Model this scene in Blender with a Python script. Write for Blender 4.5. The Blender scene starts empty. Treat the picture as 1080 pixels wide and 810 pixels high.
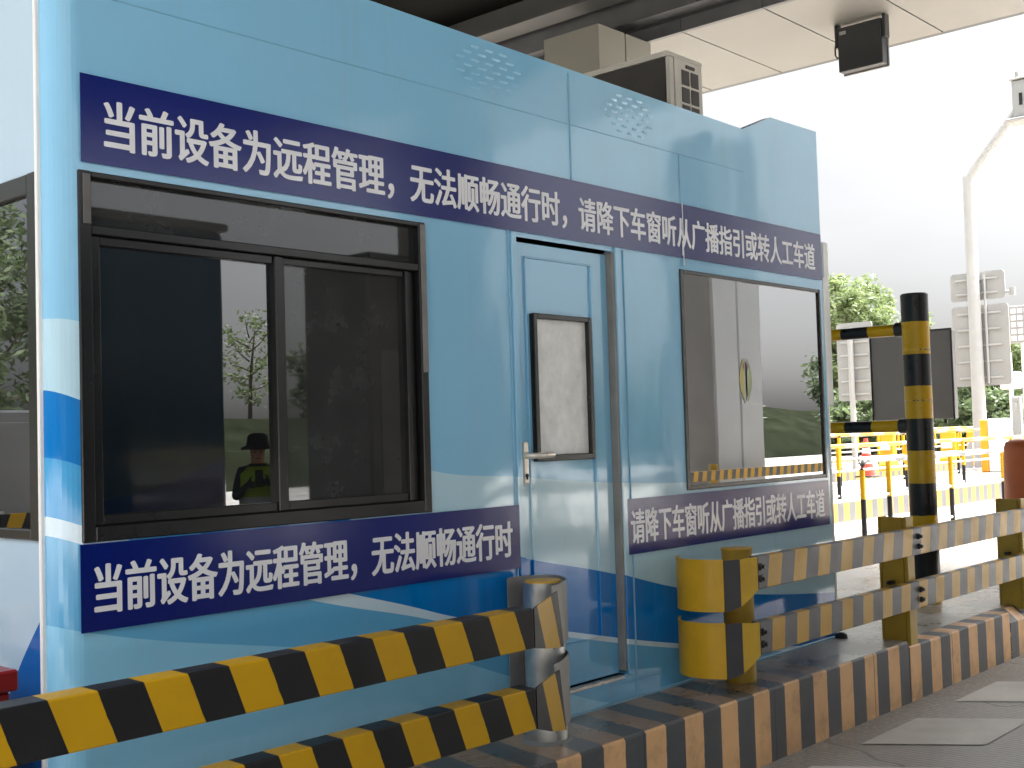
import bpy, bmesh, math, random
from mathutils import Vector, Matrix
random.seed(7)
S = bpy.context.scene
COL = S.collection
YW = 3.205          # plane of the booth's front wall
ROAD = -0.32        # road level; island tops are at 0

# ------------------------------------------------------------------ helpers
def srgb(r, g, b, k=1.0):
    def f(c):
        c /= 255.0
        return (c/12.92 if c <= 0.04045 else ((c+0.055)/1.055)**2.4)*k
    return (f(r), f(g), f(b), 1.0)

class MB:
    """collects shapes, links them as one mesh object"""
    def __init__(s):
        s.bm = bmesh.new()
    def box(s, x0, x1, y0, y1, z0, z1, bev=0.0, mi=0, seg=1):
        b = bmesh.new()
        bmesh.ops.create_cube(b, size=1.0)
        for v in b.verts:
            v.co = Vector(((x0+x1)/2+v.co.x*(x1-x0), (y0+y1)/2+v.co.y*(y1-y0), (z0+z1)/2+v.co.z*(z1-z0)))
        if bev:
            bmesh.ops.bevel(b, geom=list(b.edges), offset=bev, segments=seg, affect='EDGES', profile=0.5)
        return s._merge(b, mi)
    def _merge(s, b, mi=0, smooth=False):
        m = {}
        for v in b.verts:
            m[v] = s.bm.verts.new(v.co)
        for f in b.faces:
            try:
                nf = s.bm.faces.new([m[v] for v in f.verts]); nf.material_index = mi; nf.smooth = smooth or f.smooth
            except ValueError:
                pass
        b.free()
        return s
    def face(s, pts, mi=0, smooth=False):
        f = s.bm.faces.new([s.bm.verts.new(p) for p in pts]); f.material_index = mi; f.smooth = smooth
        return s
    def tube(s, pts, r, n=14, mi=0, cap=True, radii=None):
        pts = [Vector(p) for p in pts]
        rings = []
        for i, p in enumerate(pts):
            if i == 0: d = pts[1]-p
            elif i == len(pts)-1: d = p-pts[i-1]
            else: d = (pts[i+1]-p).normalized()+(p-pts[i-1]).normalized()
            d.normalize()
            a = Vector((0, 0, 1)) if abs(d.z) < 0.9 else Vector((1, 0, 0))
            u = d.cross(a).normalized(); w = d.cross(u).normalized()
            rr = radii[i] if radii else r
            rings.append([s.bm.verts.new(p+u*rr*math.cos(2*math.pi*k/n)+w*rr*math.sin(2*math.pi*k/n)) for k in range(n)])
        for a, b in zip(rings, rings[1:]):
            for k in range(n):
                f = s.bm.faces.new((a[k], a[(k+1) % n], b[(k+1) % n], b[k])); f.smooth = True; f.material_index = mi
        if cap:
            for ring, flip in ((rings[0], False), (rings[-1], True)):
                f = s.bm.faces.new([s.bm.verts.new(v.co) for v in (ring[::-1] if flip else ring)]); f.material_index = mi
        return s
    def prism(s, poly, axis, a0, a1, mi=0, bev=0.0):
        """poly: 2-D outline; axis 'x','y','z' = extrusion axis"""
        def P(q, a):
            if axis == 'y': return (q[0], a, q[1])
            if axis == 'x': return (a, q[0], q[1])
            return (q[0], q[1], a)
        b = bmesh.new()
        A = [b.verts.new(P(q, a0)) for q in poly]; B = [b.verts.new(P(q, a1)) for q in poly]
        b.faces.new(A); b.faces.new(B[::-1])
        n = len(poly)
        for k in range(n):
            b.faces.new((A[k], B[k], B[(k+1) % n], A[(k+1) % n]))
        bmesh.ops.recalc_face_normals(b, faces=list(b.faces))
        if bev:
            bmesh.ops.bevel(b, geom=list(b.edges), offset=bev, segments=2, affect='EDGES', profile=0.5)
        return s._merge(b, mi)
    def strip(s, path, th, mi=0):
        path = [tuple(p) for p in path]
        """bent sheet: path = [(x, y, zbot, ztop)], thickness th to the left of the path"""
        if len(path) > 6:
            P = [Vector(p) for p in path]; q = []
            for i in range(len(P)-1):
                p0, p1, p2, p3 = P[max(0, i-1)], P[i], P[i+1], P[min(len(P)-1, i+2)]
                for k in range(5):
                    u = k/5; q.append(0.5*((2*p1)+(p2-p0)*u+(2*p0-5*p1+4*p2-p3)*u*u+(3*p1-p0-3*p2+p3)*u**3))
            path = [tuple(v) for v in q+[P[-1]]]
        n = len(path); off = []
        for i in range(n):
            a = Vector(path[max(0, i-1)][:2]); c = Vector(path[min(n-1, i+1)][:2])
            d = (c-a).normalized(); off.append(Vector((-d.y, d.x))*th)
        V = []
        for (x, y, zb, zt), o in zip(path, off):
            V.append([s.bm.verts.new(p) for p in ((x, y, zb), (x, y, zt), (x+o.x, y+o.y, zt), (x+o.x, y+o.y, zb))])
        for a, b in zip(V, V[1:]):
            for k in range(4):
                f = s.bm.faces.new((a[k], a[(k+1) % 4], b[(k+1) % 4], b[k])); f.material_index = mi
        s.bm.faces.new(V[0]); s.bm.faces.new(V[-1][::-1])
        return s
    def build(s, name, mats, parent=None, smooth_angle=None, recalc=True):
        if recalc:
            bmesh.ops.recalc_face_normals(s.bm, faces=list(s.bm.faces))
        me = bpy.data.meshes.new(name)
        base = parent_base(parent)
        if base: bmesh.ops.translate(s.bm, verts=list(s.bm.verts), vec=-base)
        s.bm.to_mesh(me); s.bm.free()
        for m in (mats if isinstance(mats, (list, tuple)) else [mats]):
            me.materials.append(m)
        o = bpy.data.objects.new(name, me); COL.objects.link(o)
        if parent: o.parent = parent
        return o

def parent_base(p):
    v = Vector((0, 0, 0))
    while p is not None:
        v += p.location; p = p.parent
    return v if v.length > 0 else None

def thing(name, label, cat, loc, group=None):
    o = bpy.data.objects.new(name, None); COL.objects.link(o)
    o.location = loc; o.empty_display_size = 0.2
    o['label'] = label; o['category'] = cat
    if group: o['group'] = group
    return o
def tag(o, label, cat, group=None):
    o['label'] = label; o['category'] = cat
    if group: o['group'] = group
    return o
def struct(o):
    o['kind'] = 'structure'; return o
def copy_tree(o, parent=None, loc=None):
    c = o.copy(); COL.objects.link(c)
    if parent: c.parent = parent
    if loc is not None: c.location = loc
    for ch in list(o.children): copy_tree(ch, c)
    return c

# ------------------------------------------------------------------ materials
class NT:
    def __init__(s, name):
        s.m = bpy.data.materials.new(name); s.m.use_nodes = True
        s.t = s.m.node_tree; s.n = s.t.nodes; s.l = s.t.links
        s.p = s.n['Principled BSDF']
    def add(s, typ, **kw):
        n = s.n.new(typ)
        for k, v in kw.items(): setattr(n, k, v)
        return n
    def val(s, sock, v):
        if hasattr(v, 'links') or hasattr(v, 'is_output'): s.l.new(v, sock)
        else: sock.default_value = v
    def math(s, op, a, b=0.0, c=0.0):
        n = s.add('ShaderNodeMath', operation=op)
        s.val(n.inputs[0], a); s.val(n.inputs[1], b); s.val(n.inputs[2], c)
        return n.outputs[0]
    def mix(s, f, a, b, blend='MIX'):
        n = s.add('ShaderNodeMix', data_type='RGBA', blend_type=blend)
        s.val(n.inputs[0], f); s.val(n.inputs[6], a); s.val(n.inputs[7], b)
        return n.outputs[2]
    def pos(s):
        """world position of the surface"""
        g = s.add('ShaderNodeNewGeometry'); x = s.add('ShaderNodeSeparateXYZ')
        s.l.new(g.outputs['Position'], x.inputs[0]); return g.outputs['Position'], x.outputs
    def obj(s):
        g = s.add('ShaderNodeTexCoord'); x = s.add('ShaderNodeSeparateXYZ')
        s.l.new(g.outputs['Object'], x.inputs[0]); return g.outputs['Object'], x.outputs
    def noise(s, vec, scale, detail=4.0, rough=0.55, stretch=None):
        if stretch:
            mp = s.add('ShaderNodeMapping'); s.l.new(vec, mp.inputs[0]); mp.inputs['Scale'].default_value = stretch; vec = mp.outputs[0]
        n = s.add('ShaderNodeTexNoise'); s.l.new(vec, n.inputs['Vector'])
        n.inputs['Scale'].default_value = scale; n.inputs['Detail'].default_value = detail; n.inputs['Roughness'].default_value = rough
        return n.outputs['Fac']
    def ramp(s, f, a, b, lo=0.0, hi=1.0):
        n = s.add('ShaderNodeMapRange'); s.val(n.inputs[0], f)
        n.inputs[1].default_value = a; n.inputs[2].default_value = b; n.inputs[3].default_value = lo; n.inputs[4].default_value = hi
        return n.outputs[0]
    def bump(s, h, strength=0.2, dist=0.01):
        b = s.add('ShaderNodeBump'); b.inputs['Strength'].default_value = strength; b.inputs['Distance'].default_value = dist
        s.val(b.inputs['Height'], h); s.l.new(b.outputs[0], s.p.inputs['Normal']); return b
    def set(s, **kw):
        for k, v in kw.items(): s.val(s.p.inputs[k.replace('_', ' ')], v)
        return s.m

def plain(name, col, rough=0.5, metal=0.0, var=0.12, scale=6.0, dirt=None, dirt_amt=0.35, bump=0.0, spec=0.5, coat=0.0):
    t = NT(name); v, _ = t.obj()
    f = t.noise(v, scale)
    c = t.mix(t.ramp(f, 0.3, 0.7), tuple(x*(1-var) for x in col[:3])+(1,), tuple(min(1, x*(1+var)) for x in col[:3])+(1,))
    if dirt:
        g = t.noise(v, scale*0.45, 6.0, 0.65)
        c = t.mix(t.ramp(g, 0.5, 0.75, 0, dirt_amt), c, dirt)
    t.set(Base_Color=c, Roughness=t.ramp(f, 0.2, 0.8, rough*0.85, min(1, rough*1.15)), Metallic=metal, Specular_IOR_Level=spec, Coat_Weight=coat)
    if bump: t.bump(t.noise(v, scale*8), bump, 0.005)
    return t.m

def stripes(name, period, phase, slant, ca, cb, rough=0.45, axis=0, wear=0.25, dirt=(0.05, 0.045, 0.035, 1), duty=0.5, bump=0.05, wscale=9.0, chip=(0.10, 0.075, 0.05, 1)):
    """ca shown where fract((pos[axis]-phase + slant*z)/period) < duty"""
    t = NT(name); v, x = t.pos()
    u = t.math('ADD', x[axis], t.math('MULTIPLY', x[2], slant))
    u = t.math('DIVIDE', t.math('SUBTRACT', u, phase), period)
    fr = t.math('FRACT', t.math('ADD', u, 100.0))
    edge = t.math('ADD', fr, t.math('MULTIPLY', t.math('SUBTRACT', t.noise(v, 30.0), 0.5), 0.03))
    m = t.math('LESS_THAN', edge, duty)
    c = t.mix(m, cb, ca)
    n1 = t.noise(v, wscale, 8.0, 0.7)
    c = t.mix(t.ramp(n1, 0.5, 0.78, 0, wear), c, dirt)
    ch = t.math('GREATER_THAN', t.noise(v, 17.0, 9.0, 0.72), 0.715 - 0.06*wear); c = t.mix(ch, c, chip)
    if 'kerb' in name:
        jn = t.math('LESS_THAN', t.math('FRACT', t.math('ADD', t.math('DIVIDE', x[0], 0.995), 100.13)), 0.008); c = t.mix(t.math('MULTIPLY', jn, 0.8), c, (0.03, 0.027, 0.022, 1))
        ft = t.math('MULTIPLY', t.ramp(x[2], -0.32, -0.18, 1, 0), t.ramp(t.noise(v, 6.0, 7.0, 0.7), 0.4, 0.7, 0.05, 0.6)); c = t.mix(ft, c, (0.16, 0.14, 0.115, 1))
    n2 = t.noise(v, 2.2, 3.0)
    c = t.mix(t.ramp(n2, 0.3, 0.7, 0.0, 0.18), c, (0.01, 0.01, 0.01, 1))
    t.set(Base_Color=c, Roughness=t.ramp(n1, 0.3, 0.7, rough*0.8, rough*1.25), Specular_IOR_Level=0.3)
    if bump: t.bump(n1, bump, 0.004)
    return t.m

YEL = srgb(196, 152, 4); BLK = (0.010, 0.010, 0.011, 1)
YEL_D = srgb(190, 146, 36); BLK_D = (0.075, 0.078, 0.085, 1)
CRM = srgb(226, 178, 126); KBLK = (0.07, 0.076, 0.084, 1)

M = {}
M['steel'] = plain('galvanised_steel', (0.62, 0.62, 0.60, 1), 0.34, 0.85, 0.18, 14.0, (0.12, 0.10, 0.08, 1), 0.3)
M['steel_dull'] = plain('dull_galvanised_sheet', (0.30, 0.295, 0.28, 1), 0.6, 0.5, 0.15, 10.0, (0.1, 0.085, 0.06, 1), 0.35)
M['yellow'] = plain('yellow_paint', srgb(198, 152, 14), 0.42, 0, 0.10, 7.0, srgb(120, 95, 40), 0.35, 0.04)
M['olive_yellow'] = plain('faded_yellow_paint', srgb(170, 138, 40), 0.5, 0, 0.12, 7.0, srgb(80, 70, 40), 0.45, 0.05)
M['black'] = plain('black_paint', (0.02, 0.02, 0.022, 1), 0.4, 0, 0.2, 8.0, (0.08, 0.075, 0.065, 1), 0.3)
M['dark_frame'] = plain('dark_anodised_frame', (0.012, 0.012, 0.013, 1), 0.22, 0.0, 0.15, 5.0, (0.035, 0.033, 0.03, 1), 0.3)
M['grey_frame'] = plain('grey_aluminium', (0.16, 0.155, 0.15, 1), 0.34, 0.6, 0.2, 6.0, (0.06, 0.055, 0.05, 1), 0.4)
M['pale_metal'] = plain('satin_handle_metal', (0.72, 0.66, 0.58, 1), 0.3, 0.5, 0.08, 20.0)
M['white_paint'] = plain('white_paint', (0.78, 0.78, 0.76, 1), 0.45, 0, 0.05, 3.0, (0.5, 0.48, 0.42, 1), 0.2)
M['pole_white'] = plain('weathered_white_pole', (0.33, 0.33, 0.32, 1), 0.45, 0, 0.05, 3.0, (0.27, 0.265, 0.25, 1), 0.3)
M['sign_back'] = plain('sign_back_aluminium', (0.27, 0.27, 0.26, 1), 0.5, 0.2, 0.06, 3.0, (0.20, 0.195, 0.18, 1), 0.25)
M['grey_board'] = plain('grey_display_back', (0.20, 0.195, 0.19, 1), 0.5, 0, 0.1, 2.0)
M['rust_orange'] = plain('brown_orange_plastic', srgb(186, 92, 40), 0.5, 0, 0.12, 4.0, srgb(120, 64, 34), 0.3)
M['orange'] = plain('orange_plastic', srgb(235, 150, 25), 0.45, 0, 0.08, 3.0, srgb(150, 100, 40), 0.3)
M['red'] = plain('dark_red_paint', srgb(120, 12, 20), 0.35, 0, 0.12, 6.0, (0.02, 0.01, 0.01, 1), 0.3)
M['cone_red'] = plain('cone_red', srgb(225, 60, 45), 0.5, 0, 0.08)
M['ac_white'] = plain('aged_white_casing', (0.55, 0.52, 0.46, 1), 0.5, 0, 0.08, 5.0, (0.2, 0.18, 0.14, 1), 0.4)
M['ac_dark'] = plain('condenser_fins', (0.035, 0.030, 0.026, 1), 0.6, 0, 0.2, 9.0, (0.09, 0.075, 0.06, 1), 0.4)
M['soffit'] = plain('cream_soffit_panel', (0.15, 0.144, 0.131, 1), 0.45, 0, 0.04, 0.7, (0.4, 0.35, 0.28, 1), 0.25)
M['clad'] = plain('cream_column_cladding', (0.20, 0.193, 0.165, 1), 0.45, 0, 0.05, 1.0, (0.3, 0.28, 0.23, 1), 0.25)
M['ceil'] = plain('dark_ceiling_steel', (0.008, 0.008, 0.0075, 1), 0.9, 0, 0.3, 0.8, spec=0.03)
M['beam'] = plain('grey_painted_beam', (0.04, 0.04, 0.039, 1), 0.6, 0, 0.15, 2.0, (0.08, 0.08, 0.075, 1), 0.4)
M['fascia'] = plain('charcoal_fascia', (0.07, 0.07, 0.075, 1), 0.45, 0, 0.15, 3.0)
M['signal_black'] = plain('black_signal_casing', (0.012, 0.013, 0.015, 1), 0.45, 0, 0.2)
M['rubber'] = plain('black_rubber', (0.012, 0.012, 0.012, 1), 0.7)
M['interior'] = plain('dim_interior_panel', (0.055, 0.06, 0.065, 1), 0.8)
M['banner'] = plain('navy_vinyl', srgb(2, 24, 104), 0.15, 0, 0.06, 1.5, srgb(16, 36, 112), 0.2, 0.06, 0.55)
M['letter'] = plain('white_vinyl', (0.74, 0.75, 0.78, 1), 0.25, 0, 0.04, 5.0)
M['grey_cab'] = plain('grey_cabinet', (0.25, 0.25, 0.24, 1), 0.5, 0, 0.08, 3.0, (0.14, 0.13, 0.11, 1), 0.3)

# --- glossy blue vinyl wave wrap of the booth
def wave_material(name, curves, base, xr=(1.5, 6.5), ident=True, axis=0, bumps=True):
    t = NT(name); v, x = t.pos()
    xn = t.math('DIVIDE', t.math('SUBTRACT', x[axis], xr[0]), xr[1]-xr[0])
    zn = t.math('DIVIDE', t.math('ADD', x[2], 0.5), 3.5)
    c = base
    for pts, colr in curves:
        fc = t.add('ShaderNodeFloatCurve'); cu = fc.mapping.curves[0]
        fc.mapping.use_clip = False
        P = [((px-xr[0])/(xr[1]-xr[0]), (pz+0.5)/3.5) for px, pz in pts]
        while len(cu.points) < len(P): cu.points.new(0.5, 0.5)
        for q, p in zip(cu.points, P):
            q.location = p; q.handle_type = 'AUTO_CLAMPED'
        fc.mapping.update()
        t.l.new(xn, fc.inputs['Value'])
        c = t.mix(t.math('LESS_THAN', zn, fc.outputs[0]), c, colr)
    dn = t.noise(v, 3.0, 7.0, 0.65, (1, 1, 0.25))
    c = t.mix(t.ramp(dn, 0.45, 0.8, 0, 0.10), c, (0.25, 0.27, 0.27, 1))
    sk = t.ramp(t.noise(v, 5.0, 6.0, 0.6, (3.0, 3.0, 0.12)), 0.58, 0.78, 0, 0.16); c = t.mix(sk, c, (0.30, 0.31, 0.30, 1))
    # splash dirt with its own shape close to the ground
    low = t.math('MULTIPLY', t.ramp(x[2], 0.0, 0.32, 1, 0), t.ramp(t.noise(v, 11.0, 8.0, 0.7), 0.45, 0.75, 0, 0.3))
    c = t.mix(low, c, (0.16, 0.14, 0.11, 1))
    t.set(Base_Color=c, Roughness=t.ramp(dn, 0.3, 0.8, 0.05, 0.12), Specular_IOR_Level=0.55, Coat_Weight=0.22, Coat_Roughness=0.02)
    if bumps:
        a = t.noise(v, 2.1, 2.0, 0.45, (1.0, 1.0, 0.55)); b = t.noise(v, 7.0, 1.5, 0.4, (1, 1, 0.5))
        t.bump(t.math('ADD', a, t.math('MULTIPLY', b, 0.12)), 0.30, 0.03)
    return t.m

B_BASE = srgb(133, 190, 222); B_PALE = srgb(178, 212, 226); B_ROYAL = srgb(0, 118, 194); B_MID = srgb(70, 160, 215)
B_STRK = srgb(200, 222, 234); B_ML = srgb(98, 172, 214); B_LOW = srgb(138, 200, 230)
C4 = [(1.5, 1.54), (1.63, 1.531), (1.74, 1.52), (2.4, 1.3), (3.1, 1.046), (3.6, 0.997), (4.5, 0.93), (6.5, 0.9)]
C3 = [(1.5, 1.39), (1.63, 1.344), (1.74, 1.297), (2.6, 0.93), (3.59, 0.684), (4.22, 0.553), (4.69, 0.44), (5.35, 0.335), (6.5, 0.22)]
C3b = [(1.5, 1.19), (1.63, 1.15), (1.74, 1.11), (2.3, 0.80), (2.642, 0.66), (3.225, 0.495), (3.885, 0.35), (4.674, 0.185), (6.5, -0.1)]
C2 = [(1.5, 1.04), (1.627, 0.99), (1.738, 0.943), (2.2, 0.79), (2.642, 0.66), (2.987, 0.565), (3.225, 0.495), (3.885, 0.35), (4.674, 0.188), (6.5, -0.09)]
C2b = [(1.5, 0.985), (1.627, 0.935), (1.738, 0.89), (2.2, 0.74), (2.642, 0.612), (2.987, 0.53), (3.225, 0.468), (3.885, 0.326), (4.674, 0.166), (6.5, -0.12)]
C1 = [(1.5, 0.72), (1.63, 0.681), (1.736, 0.645), (2.49, 0.49), (3.0, 0.4), (3.6, 0.2), (4.2, 0.0), (6.5, -0.3)]
M['wrap'] = wave_material('blue_wave_wrap', [(C4, B_PALE), (C3, B_ROYAL), (C3b, B_MID), (C2, B_STRK), (C2b, B_ML), (C1, B_LOW)], B_BASE)
M['wrap_side'] = wave_material('pale_side_wrap', [([(3.0, 1.0), (3.263, 0.73), (3.42, 0.56), (3.55, 0.40), (4.2, -0.1), (6.0, -0.4)], srgb(14, 92, 165))], srgb(170, 194, 210), (3.0, 6.0), axis=1)
M['blue_plain'] = plain('blue_painted_door', srgb(118, 176, 208), 0.12, 0, 0.04, 3.0, (0.2, 0.24, 0.27, 1), 0.12, 0, 0.6, 0.4)

# --- glass
def glass(name, tint, refl=0.16, rough=0.0, dust=0.0, wob=0.0):
    t = NT(name); v, x = t.obj()
    out = t.n['Material Output']
    tr = t.add('ShaderNodeBsdfTransparent'); tr.inputs[0].default_value = tint
    gl = t.add('ShaderNodeBsdfGlossy'); gl.inputs['Roughness'].default_value = rough; gl.inputs[0].default_value = (0.95, 0.97, 1.0, 1)
    lw = t.add('ShaderNodeFresnel'); lw.inputs['IOR'].default_value = 1.5
    f = t.math('ADD', lw.outputs[0], refl)
    mx = t.add('ShaderNodeMixShader'); t.l.new(f, mx.inputs[0]); t.l.new(tr.outputs[0], mx.inputs[1]); t.l.new(gl.outputs[0], mx.inputs[2])
    last = mx
    if dust:
        df = t.add('ShaderNodeBsdfDiffuse'); df.inputs[0].default_value = (0.45, 0.46, 0.46, 1)
        m2 = t.add('ShaderNodeMixShader')
        n = t.noise(v, 5.0, 8.0, 0.7); t.l.new(t.ramp(n, 0.35, 0.75, dust*0.4, dust), m2.inputs[0])
        t.l.new(mx.outputs[0], m2.inputs[1]); t.l.new(df.outputs[0], m2.inputs[2]); last = m2
    if wob:
        b = t.add('ShaderNodeBump'); b.inputs['Strength'].default_value = wob; b.inputs['Distance'].default_value = 0.01
        t.l.new(t.noise(v, 2.0, 1.0), b.inputs['Height']); t.l.new(b.outputs[0], gl.inputs['Normal'])
    t.l.new(last.outputs[0], out.inputs[0])
    return t.m
M['glass'] = glass('tinted_glass', (0.10, 0.12, 0.13, 1), 0.12, 0.0, 0.02, 0.02)
M['glass_screen_dim'] = glass('tinted_glass_mesh_and_dim', (0.05, 0.05, 0.05, 1), 0.02, 0.02, 0.10)
M['glass_clear'] = glass('reflective_glass', (0.22, 0.24, 0.24, 1), 0.27, 0.0, 0.05, 0.02)

# --- dusty frosted door glass
t = NT('frosted_dusty_glass'); v, x = t.obj()
n1 = t.noise(v, 9.0, 8.0, 0.7, (1, 1, 0.8)); n2 = t.noise(v, 34.0, 5.0, 0.6)
c = t.mix(t.ramp(n1, 0.35, 0.7), (0.62, 0.625, 0.605, 1), (0.88, 0.88, 0.86, 1)); c = t.mix(t.ramp(n2, 0.55, 0.8, 0, 0.4), c, (0.9, 0.9, 0.87, 1))
M['frost'] = t.set(Base_Color=c, Roughness=t.ramp(n1, 0.3, 0.7, 0.25, 0.5), Specular_IOR_Level=0.5)

# --- ground
t = NT('grooved_concrete_road'); v, x = t.pos()
g = t.math('FRACT', t.math('MULTIPLY', t.math('ADD', x[0], t.math('MULTIPLY', t.noise(v, 1.5, 2.0), 0.03)), 28.0))
gm = t.math('LESS_THAN', g, 0.32)
near = t.math('GREATER_THAN', t.noise(v, 1.3, 5.0, 0.6), 0.40)
n1 = t.noise(v, 1.1, 8.0, 0.65); n2 = t.noise(v, 40.0, 5.0, 0.6)
c = t.mix(t.ramp(n1, 0.3, 0.72), (0.36, 0.335, 0.30, 1), (0.52, 0.495, 0.455, 1))
c = t.mix(t.ramp(n2, 0.4, 0.75, 0, 0.3), c, (0.18, 0.17, 0.155, 1))
c = t.mix(t.math('MULTIPLY', t.math('MULTIPLY', gm, near), 0.45), c, (0.09, 0.082, 0.072, 1))
st_ = t.ramp(t.noise(v, 0.7, 7.0, 0.6), 0.56, 0.70, 0, 0.45); c = t.mix(st_, c, (0.13, 0.12, 0.105, 1))
vor = t.add('ShaderNodeTexVoronoi', feature='DISTANCE_TO_EDGE'); wv = t.add('ShaderNodeVectorMath', operation='ADD'); nz = t.add('ShaderNodeTexNoise'); nz.inputs['Scale'].default_value = 1.4
t.l.new(v, nz.inputs['Vector']); t.l.new(v, wv.inputs[0]); t.l.new(nz.outputs['Color'], wv.inputs[1]); t.l.new(wv.outputs[0], vor.inputs['Vector']); vor.inputs['Scale'].default_value = 0.45
c = t.mix(t.math('MULTIPLY', t.math('LESS_THAN', vor.outputs['Distance'], 0.004), 0.6), c, (0.07, 0.065, 0.06, 1))
# grit gathered along the kerb foot
gk = t.math('MULTIPLY', t.ramp(x[1], 2.45, 2.82, 0, 1), t.ramp(n2, 0.35, 0.6, 0.2, 0.75)); c = t.mix(gk, c, (0.20, 0.175, 0.14, 1))
M['road'] = t.set(Base_Color=c, Roughness=t.ramp(n1, 0.3, 0.7, 0.28, 0.6))
t.bump(t.math('ADD', t.math('MULTIPLY', gm, -0.6), t.math('MULTIPLY', n2, 0.3)), 0.5, 0.006)

t = NT('island_paving'); v, x = t.pos()
n1 = t.noise(v, 1.6, 8.0, 0.65); n2 = t.noise(v, 22.0, 6.0, 0.65)
c = t.mix(t.ramp(n1, 0.3, 0.7), (0.30, 0.275, 0.24, 1), (0.46, 0.43, 0.39, 1))
jx = t.math('LESS_THAN', t.math('FRACT', t.math('DIVIDE', x[0], 0.6)), 0.018); jy = t.math('LESS_THAN', t.math('FRACT', t.math('DIVIDE', x[1], 0.4)), 0.025)
j = t.math('MULTIPLY', t.math('MAXIMUM', jx, jy), t.math('GREATER_THAN', x[0], 6.27))
c = t.mix(t.math('MULTIPLY', j, 0.55), c, (0.12, 0.11, 0.1, 1))
# worn kerb-top stripes next to the booth
u = t.math('DIVIDE', t.math('SUBTRACT', t.math('ADD', x[0], t.math('MULTIPLY', x[1], -0.25)), 3.332-0.25*2.82), 0.268)
st = t.math('LESS_THAN', t.math('FRACT', t.math('ADD', u, 100.0)), 0.5)
sc = t.mix(st, (0.045, 0.045, 0.045, 1), srgb(165, 125, 84))
fade = t.math('MULTIPLY', t.ramp(x[0], 4.9, 5.7, 1, 0), t.ramp(n1, 0.25, 0.6, 1.0, 0.72))
c = t.mix(fade, c, sc)
c = t.mix(t.ramp(n2, 0.48, 0.75, 0, 0.45), c, (0.09, 0.08, 0.065, 1))
M['paving'] = t.set(Base_Color=c, Roughness=t.ramp(n1, 0.3, 0.7, 0.16, 0.45))
t.bump(n2, 0.15, 0.004)

M['kerb'] = stripes('striped_kerb_paint', 0.268, 3.332, 0.0, CRM, KBLK, 0.5, 0, 0.55, (0.17, 0.145, 0.115, 1), 0.5, 0.12, 8.0, (0.30, 0.28, 0.25, 1))
M['kerb_far'] = stripes('far_kerb_paint', 0.40, 3.332, 0.0, srgb(170, 124, 56), (0.09, 0.09, 0.095, 1), 0.6, 0, 0.4, (0.2, 0.18, 0.15, 1))
YEL_N = srgb(190, 146, 0)
M['rail_near'] = stripes('near_rail_upper_stripes', 0.256, 1.423+0.39*0.553, 0.39, YEL_N, BLK, 0.42, wear=0.12)
M['rail_near_low'] = stripes('near_rail_lower_stripes', 0.230, 2.203+0.39*0.293-0.115, 0.39, YEL_N, BLK, 0.42, wear=0.12)
M['rail_far'] = stripes('far_rail_stripes', 0.232, 4.784-0.21*0.6, -0.21, YEL_D, BLK_D, 0.42, wear=0.2)
M['rail_far_low'] = stripes('far_rail_lower_stripes', 0.222, 4.79-0.1*0.315, -0.1, YEL_D, BLK_D, 0.42, wear=0.2)
M['post_bands'] = stripes('gate_post_bands', 0.4325, 1.199+0.002, 0.0, YEL, BLK, 0.3, 2, 0.10, duty=0.505)
M['bar_bands'] = stripes('gate_bar_bands', 0.40, 3.55, 0.0, YEL, BLK, 0.3, 1, 0.08, duty=0.5)
M['tube_stripes'] = stripes('railing_tube_bands', 0.9, 0.0, 0.0, (0.45, 0.43, 0.38, 1), (0.12, 0.12, 0.12, 1), 0.35, 0, 0.1, duty=0.72)
M['tube_yellow'] = stripes('railing_tube_yellow_bands', 1.1, 0.3, 0.0, (0.50, 0.30, 0.03, 1), (0.36, 0.34, 0.29, 1), 0.35, 0, 0.1, duty=0.55)
M['railpost'] = stripes('railing_post_bands', 1.0, 0.37, 0.0, YEL, BLK, 0.4, 2, 0.1, duty=0.6)

# ------------------------------------------------------------------ ground, islands, kerbs
b = MB(); b.face([(-400, -400, ROAD), (600, -400, ROAD), (600, 600, ROAD), (-400, 600, ROAD)])
struct(b.build('road', M['road']))

def island(y0, y1, x0, x1, name, kerb_front=True):
    b = MB(); b.box(x0, x1, y0+0.004, y1-0.004, ROAD+0.004, -0.004)
    # paving
    return b
# first island: painted part (top at 0) up to x = 6.27, then 3 cm lower, then a chamfered edge
b = MB()
b.box(-8, 6.268, 2.95, 6.4, ROAD-0.1, 0.0)
b.box(6.268, 70, 2.95, 6.4, ROAD-0.1, -0.03)
struct(b.build('island_paving', M['paving']))
b = MB()
b.box(-8, 6.27, 2.82, 2.95, ROAD-0.1, 0.0, 0.008)
b.box(6.275, 7.75, 2.82, 2.95, ROAD-0.1, -0.028, 0.008)
b.prism([(2.82, ROAD-0.1), (2.82, -0.10), (2.90, -0.028), (2.95, -0.028), (2.95, ROAD-0.1)], 'x', 7.755, 70)
kerb1 = struct(b.build('kerb', M['kerb']))
# the painted kerb's dirty top near the booth uses the paving material
b = MB(); b.box(-8, 6.262, 2.828, 2.96, -0.006, 0.003)
struct(b.build('kerb_top_paving', M['paving']))
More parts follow.
